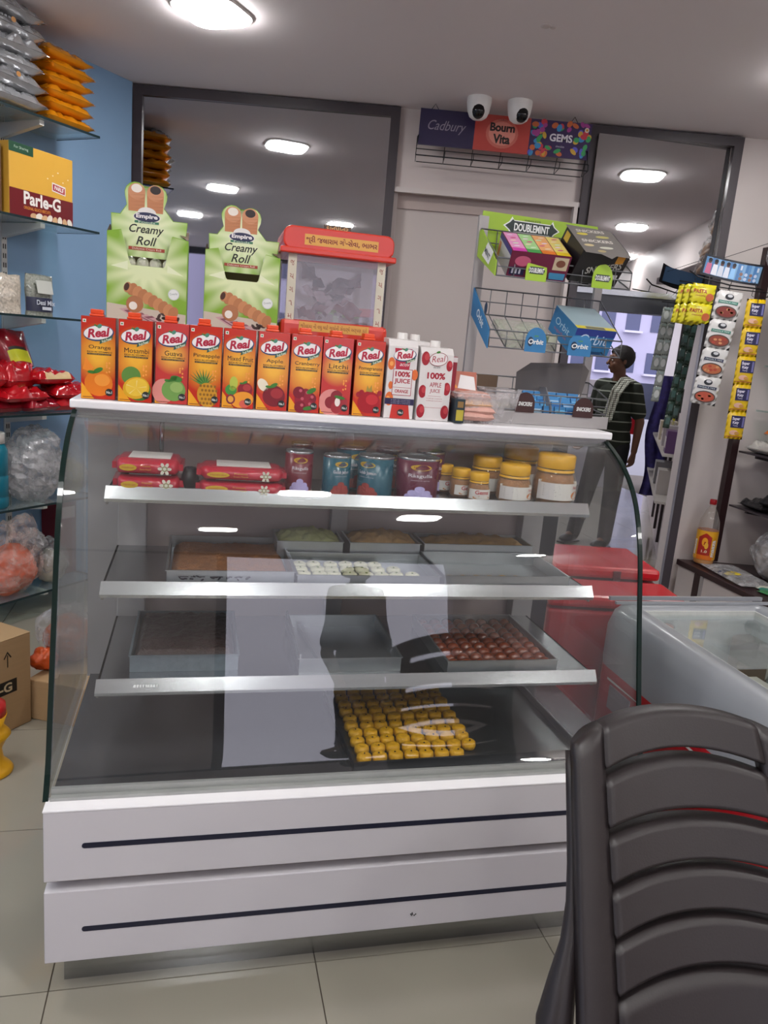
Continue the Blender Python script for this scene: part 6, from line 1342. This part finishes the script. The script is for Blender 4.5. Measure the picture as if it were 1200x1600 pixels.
def human(name, label, loc, rotz, J, skin, shirt, trousers, hairc, voxel, s=1.0, extras=None):
    t = thing(name, label, 'person', loc, rotz); t.scale = (s, s, s)
    sk = pm('skin_'+label[:6], skin, .5, amt=.1, scale=9, bump=.05); g = G()
    g.ball((0, 0, .93), (.160, .115, .14), sk); g.ball((0, -.012, 1.08), (.150, .125, .17), sk); g.ball((0, 0, 1.27), (.165, .112, .18), sk)
    g.capsule((-.14, .005, 1.395), (.14, .005, 1.395), .058, .058, sk); g.capsule((0, .01, 1.40), (0, -.008, 1.53), .058, .050, sk)
    hm = Matrix.Translation((0, -.005, 1.52)) @ Matrix.Rotation(J.get('turn', 0), 4, 'Z') @ Matrix.Rotation(J.get('nod', 0), 4, 'X') @ Matrix.Translation((0, 0, -1.52))
    def hb(c, r, n=16): g.ball(c, r, sk, n, 12, M=hm)
    hb((0, .008, 1.625), (.073, .092, .088)); hb((0, -.030, 1.570), (.055, .062, .062)); hb((0, -.062, 1.525), (.024, .022, .020)); hb((0, -.080, 1.645), (.045, .014, .012)); hb((.034, -.062, 1.575), (.020, .020, .024)); hb((-.034, -.062, 1.575), (.020, .020, .024))
    g.capsule(hm @ Vector((0, -.086, 1.622)), hm @ Vector((0, -.108, 1.588)), .009, .014, sk, 10); hb((0, -.092, 1.555), (.022, .010, .006), 10); hb((0, -.089, 1.545), (.019, .010, .007), 10)
    for sx in (-1, 1): hb((sx*.076, .012, 1.605), (.010, .018, .030), 12)
    for sx, k in ((-1, 'R'), (1, 'L')):
        sh = Vector((sx*.165, .005, 1.385)); el = Vector(J['el'+k]); wr_ = Vector(J['wr'+k])
        g.capsule(sh, el, .050, .038, sk); g.capsule(el, wr_, .039, .026, sk); hand(g, wr_, J.get('hd'+k, wr_-el), J.get('hs'+k, (0, -1, 0)), sk, J.get('curl', .5))
        hp = Vector((sx*.085, 0, .90)); kn = Vector(J['kn'+k]); an = Vector(J['an'+k])
        g.capsule(hp, kn, .088, .055, sk); g.capsule(kn, an, .056, .036, sk); g.capsule(an, an+Vector((0, -.13, -.045)), .034, .028, sk)
    link('body', remeshed(g, voxel, [sk]), t)
    # shirt
    g = G(); m = shirt
    g.ball((0, -.002, .95), (.182, .138, .17), m); g.ball((0, -.012, 1.08), (.172, .148, .18), m); g.ball((0, 0, 1.27), (.182, .130, .18), m); g.capsule((-.13, .005, 1.392), (.13, .005, 1.392), .066, .066, m)
    for sx, k in ((-1, 'R'), (1, 'L')):
        sh = Vector((sx*.160, .005, 1.385)); el = Vector(J['el'+k]); g.capsule(sh, sh+(el-sh)*.72, .066, .064, m)
    me = remeshed(g, voxel*1.4, [m], [((0, 0, .86), (0, 0, -1))]); link('shirt', me, t)
    g = G(); g.tube([(.062*math.sin(a), .004-.062*math.cos(a)-(.02 if abs(a) < .6 else 0), 1.455-.03*math.cos(a)) for a in [(-PI+2*PI*i/14) for i in range(14)]], .012, m, 8, True); part('collar', g, t)
    g = G(); m = trousers
    g.ball((0, 0, .93), (.168, .124, .15), m)
    for sx, k in ((-1, 'R'), (1, 'L')):
        hp = Vector((sx*.085, 0, .90)); kn = Vector(J['kn'+k]); an = Vector(J['an'+k]); g.capsule(hp, kn, .100, .075, m); g.capsule(kn, an+Vector((0, 0, .0)), .075, .062, m)
    link('trousers', remeshed(g, voxel*1.6, [m]), t)
    for sx, k in ((-1, 'R'), (1, 'L')):
        an = Vector(J['an'+k]); gg = G(); gg.ball((an.x, an.y-.055, .040), (.047, .135, .042), P('#1b1918'), fn=lambda d: 1 if d.z > 0 else .9); gg.box((an.x-.04, an.y-.17, 0), (an.x+.04, an.y+.06, .012), P('#2a2624')); part('shoe', gg, t)
    # hair: cap over the skull, cut away from the face
    hr = pm('hair_'+label[:6], hairc, .6, amt=.3, scale=60, bump=.5); g = G(); g.ball((0, .014, 1.636), (.086, .106, .100), hr, 30, 24, M=hm, fn=lambda d: 1+.05*noise.noise(d*6)+.03*noise.noise(d*15))
    hmn = hm.to_3x3(); me = g.mesh('hair'); bm = bmesh.new(); bm.from_mesh(me)
    bmesh.ops.bisect_plane(bm, geom=bm.verts[:]+bm.edges[:]+bm.faces[:], plane_co=hm @ Vector((0, -.06, 1.665)), plane_no=hmn @ Vector((0, -.75, -.60)), clear_outer=True); bm.to_mesh(me); bm.free()
    link('hair', me, t)
    for sx in (-1, 1):
        g = G(); g.ball((sx*.030, -.079, 1.612), (.0125, .008, .007), P('#d8d0c8'), 12, 8, M=hm); g.ball((sx*.030, -.0865, 1.612), (.005, .003, .005), black, 8, 6, M=hm); part('eye', g, t)
        g = G(); g.capsule(hm @ Vector((sx*.014, -.092, 1.635)), hm @ Vector((sx*.046, -.082, 1.636)), .0045, .003, hr, 6); part('eyebrow', g, t)
    return t, hm
stripe = stripe_mat('green_striped_jersey', '#232a22', '#8f978c', 12.5, .13)
man, hm = human('person', 'man in dark green striped polo with checked towel on his shoulder, standing in the passage', (1.735, 6.10, 0), R(-48),
    dict(elL=(.235, .03, 1.12), wrL=(.24, .0, .875), elR=(-.22, .02, 1.12), wrR=(-.19, -.14, .93), knL=(.09, .0, .50), anL=(.07, .02, .085), knR=(-.12, -.06, .50), anR=(-.20, -.06, .085), hsL=(0, -1, 0), hsR=(1, 0, 0), hdL=(-.02, -.08, -1), curl=.6, nod=R(4), turn=R(-40)),
    '#74503f', stripe, pm('dark_trousers', '#22242a', .8, amt=.1), '#141112', .0055, .925)
tw = stripe_mat('checked_towel', '#d2d6ca', '#6c7268', 60, .3, 2, .9, '#5a6058')
g = G()
def tf(o_):
    def q(u, v):
        # over the left shoulder and diagonally down the chest
        k = 1-v; x = .075+.085*u-.075*k+.006*math.sin(u*14); return (x, -.075-.085*min(1, k*3)-.004*math.sin(u*14)-o_+(.10 if k < .02 else 0), 1.475-.33*k-.03*u+o_)
    return q
g.grid(tf(0), 12, 30, tw); g.grid(tf(.008), 12, 30, tw); part('towel', g, man)
g = G(); 
for i in range(7): g.tube([(-.0+.013*i, -.166, 1.145-.004*i), (-.002+.013*i+.004*(i % 2), -.168, 1.10)], .003, P('#a8aca0'), 5)
part('towel_fringe', g, man)
g = G(); g.capsule(hm @ Vector((-.024, -.098, 1.564)), hm @ Vector((.024, -.098, 1.564)), .005, .005, P('#2a2422'), 6); part('moustache', g, man)
# a bystander right of the camera, seen only as a dark shape in the case glass
ph, hm2 = human('person', 'bystander in a plain dark shirt right of the camera, mirrored darkly in the case glass', (1.12, -.62, 0), R(166),
    dict(elL=(.24, .02, 1.12), wrL=(.20, -.12, .90), elR=(-.24, .02, 1.12), wrR=(-.20, -.12, .90), knL=(.10, 0, .50), anL=(.11, .03, .085), knR=(-.10, 0, .50), anR=(-.11, .03, .085), hsL=(-1, 0, 0), hsR=(1, 0, 0), curl=.6),
    '#5a4034', pm('dark_grey_shirt', '#34353c', .8, amt=.1), pm('navy_trousers', '#23283a', .8, amt=.1), '#161414', .010, .91)
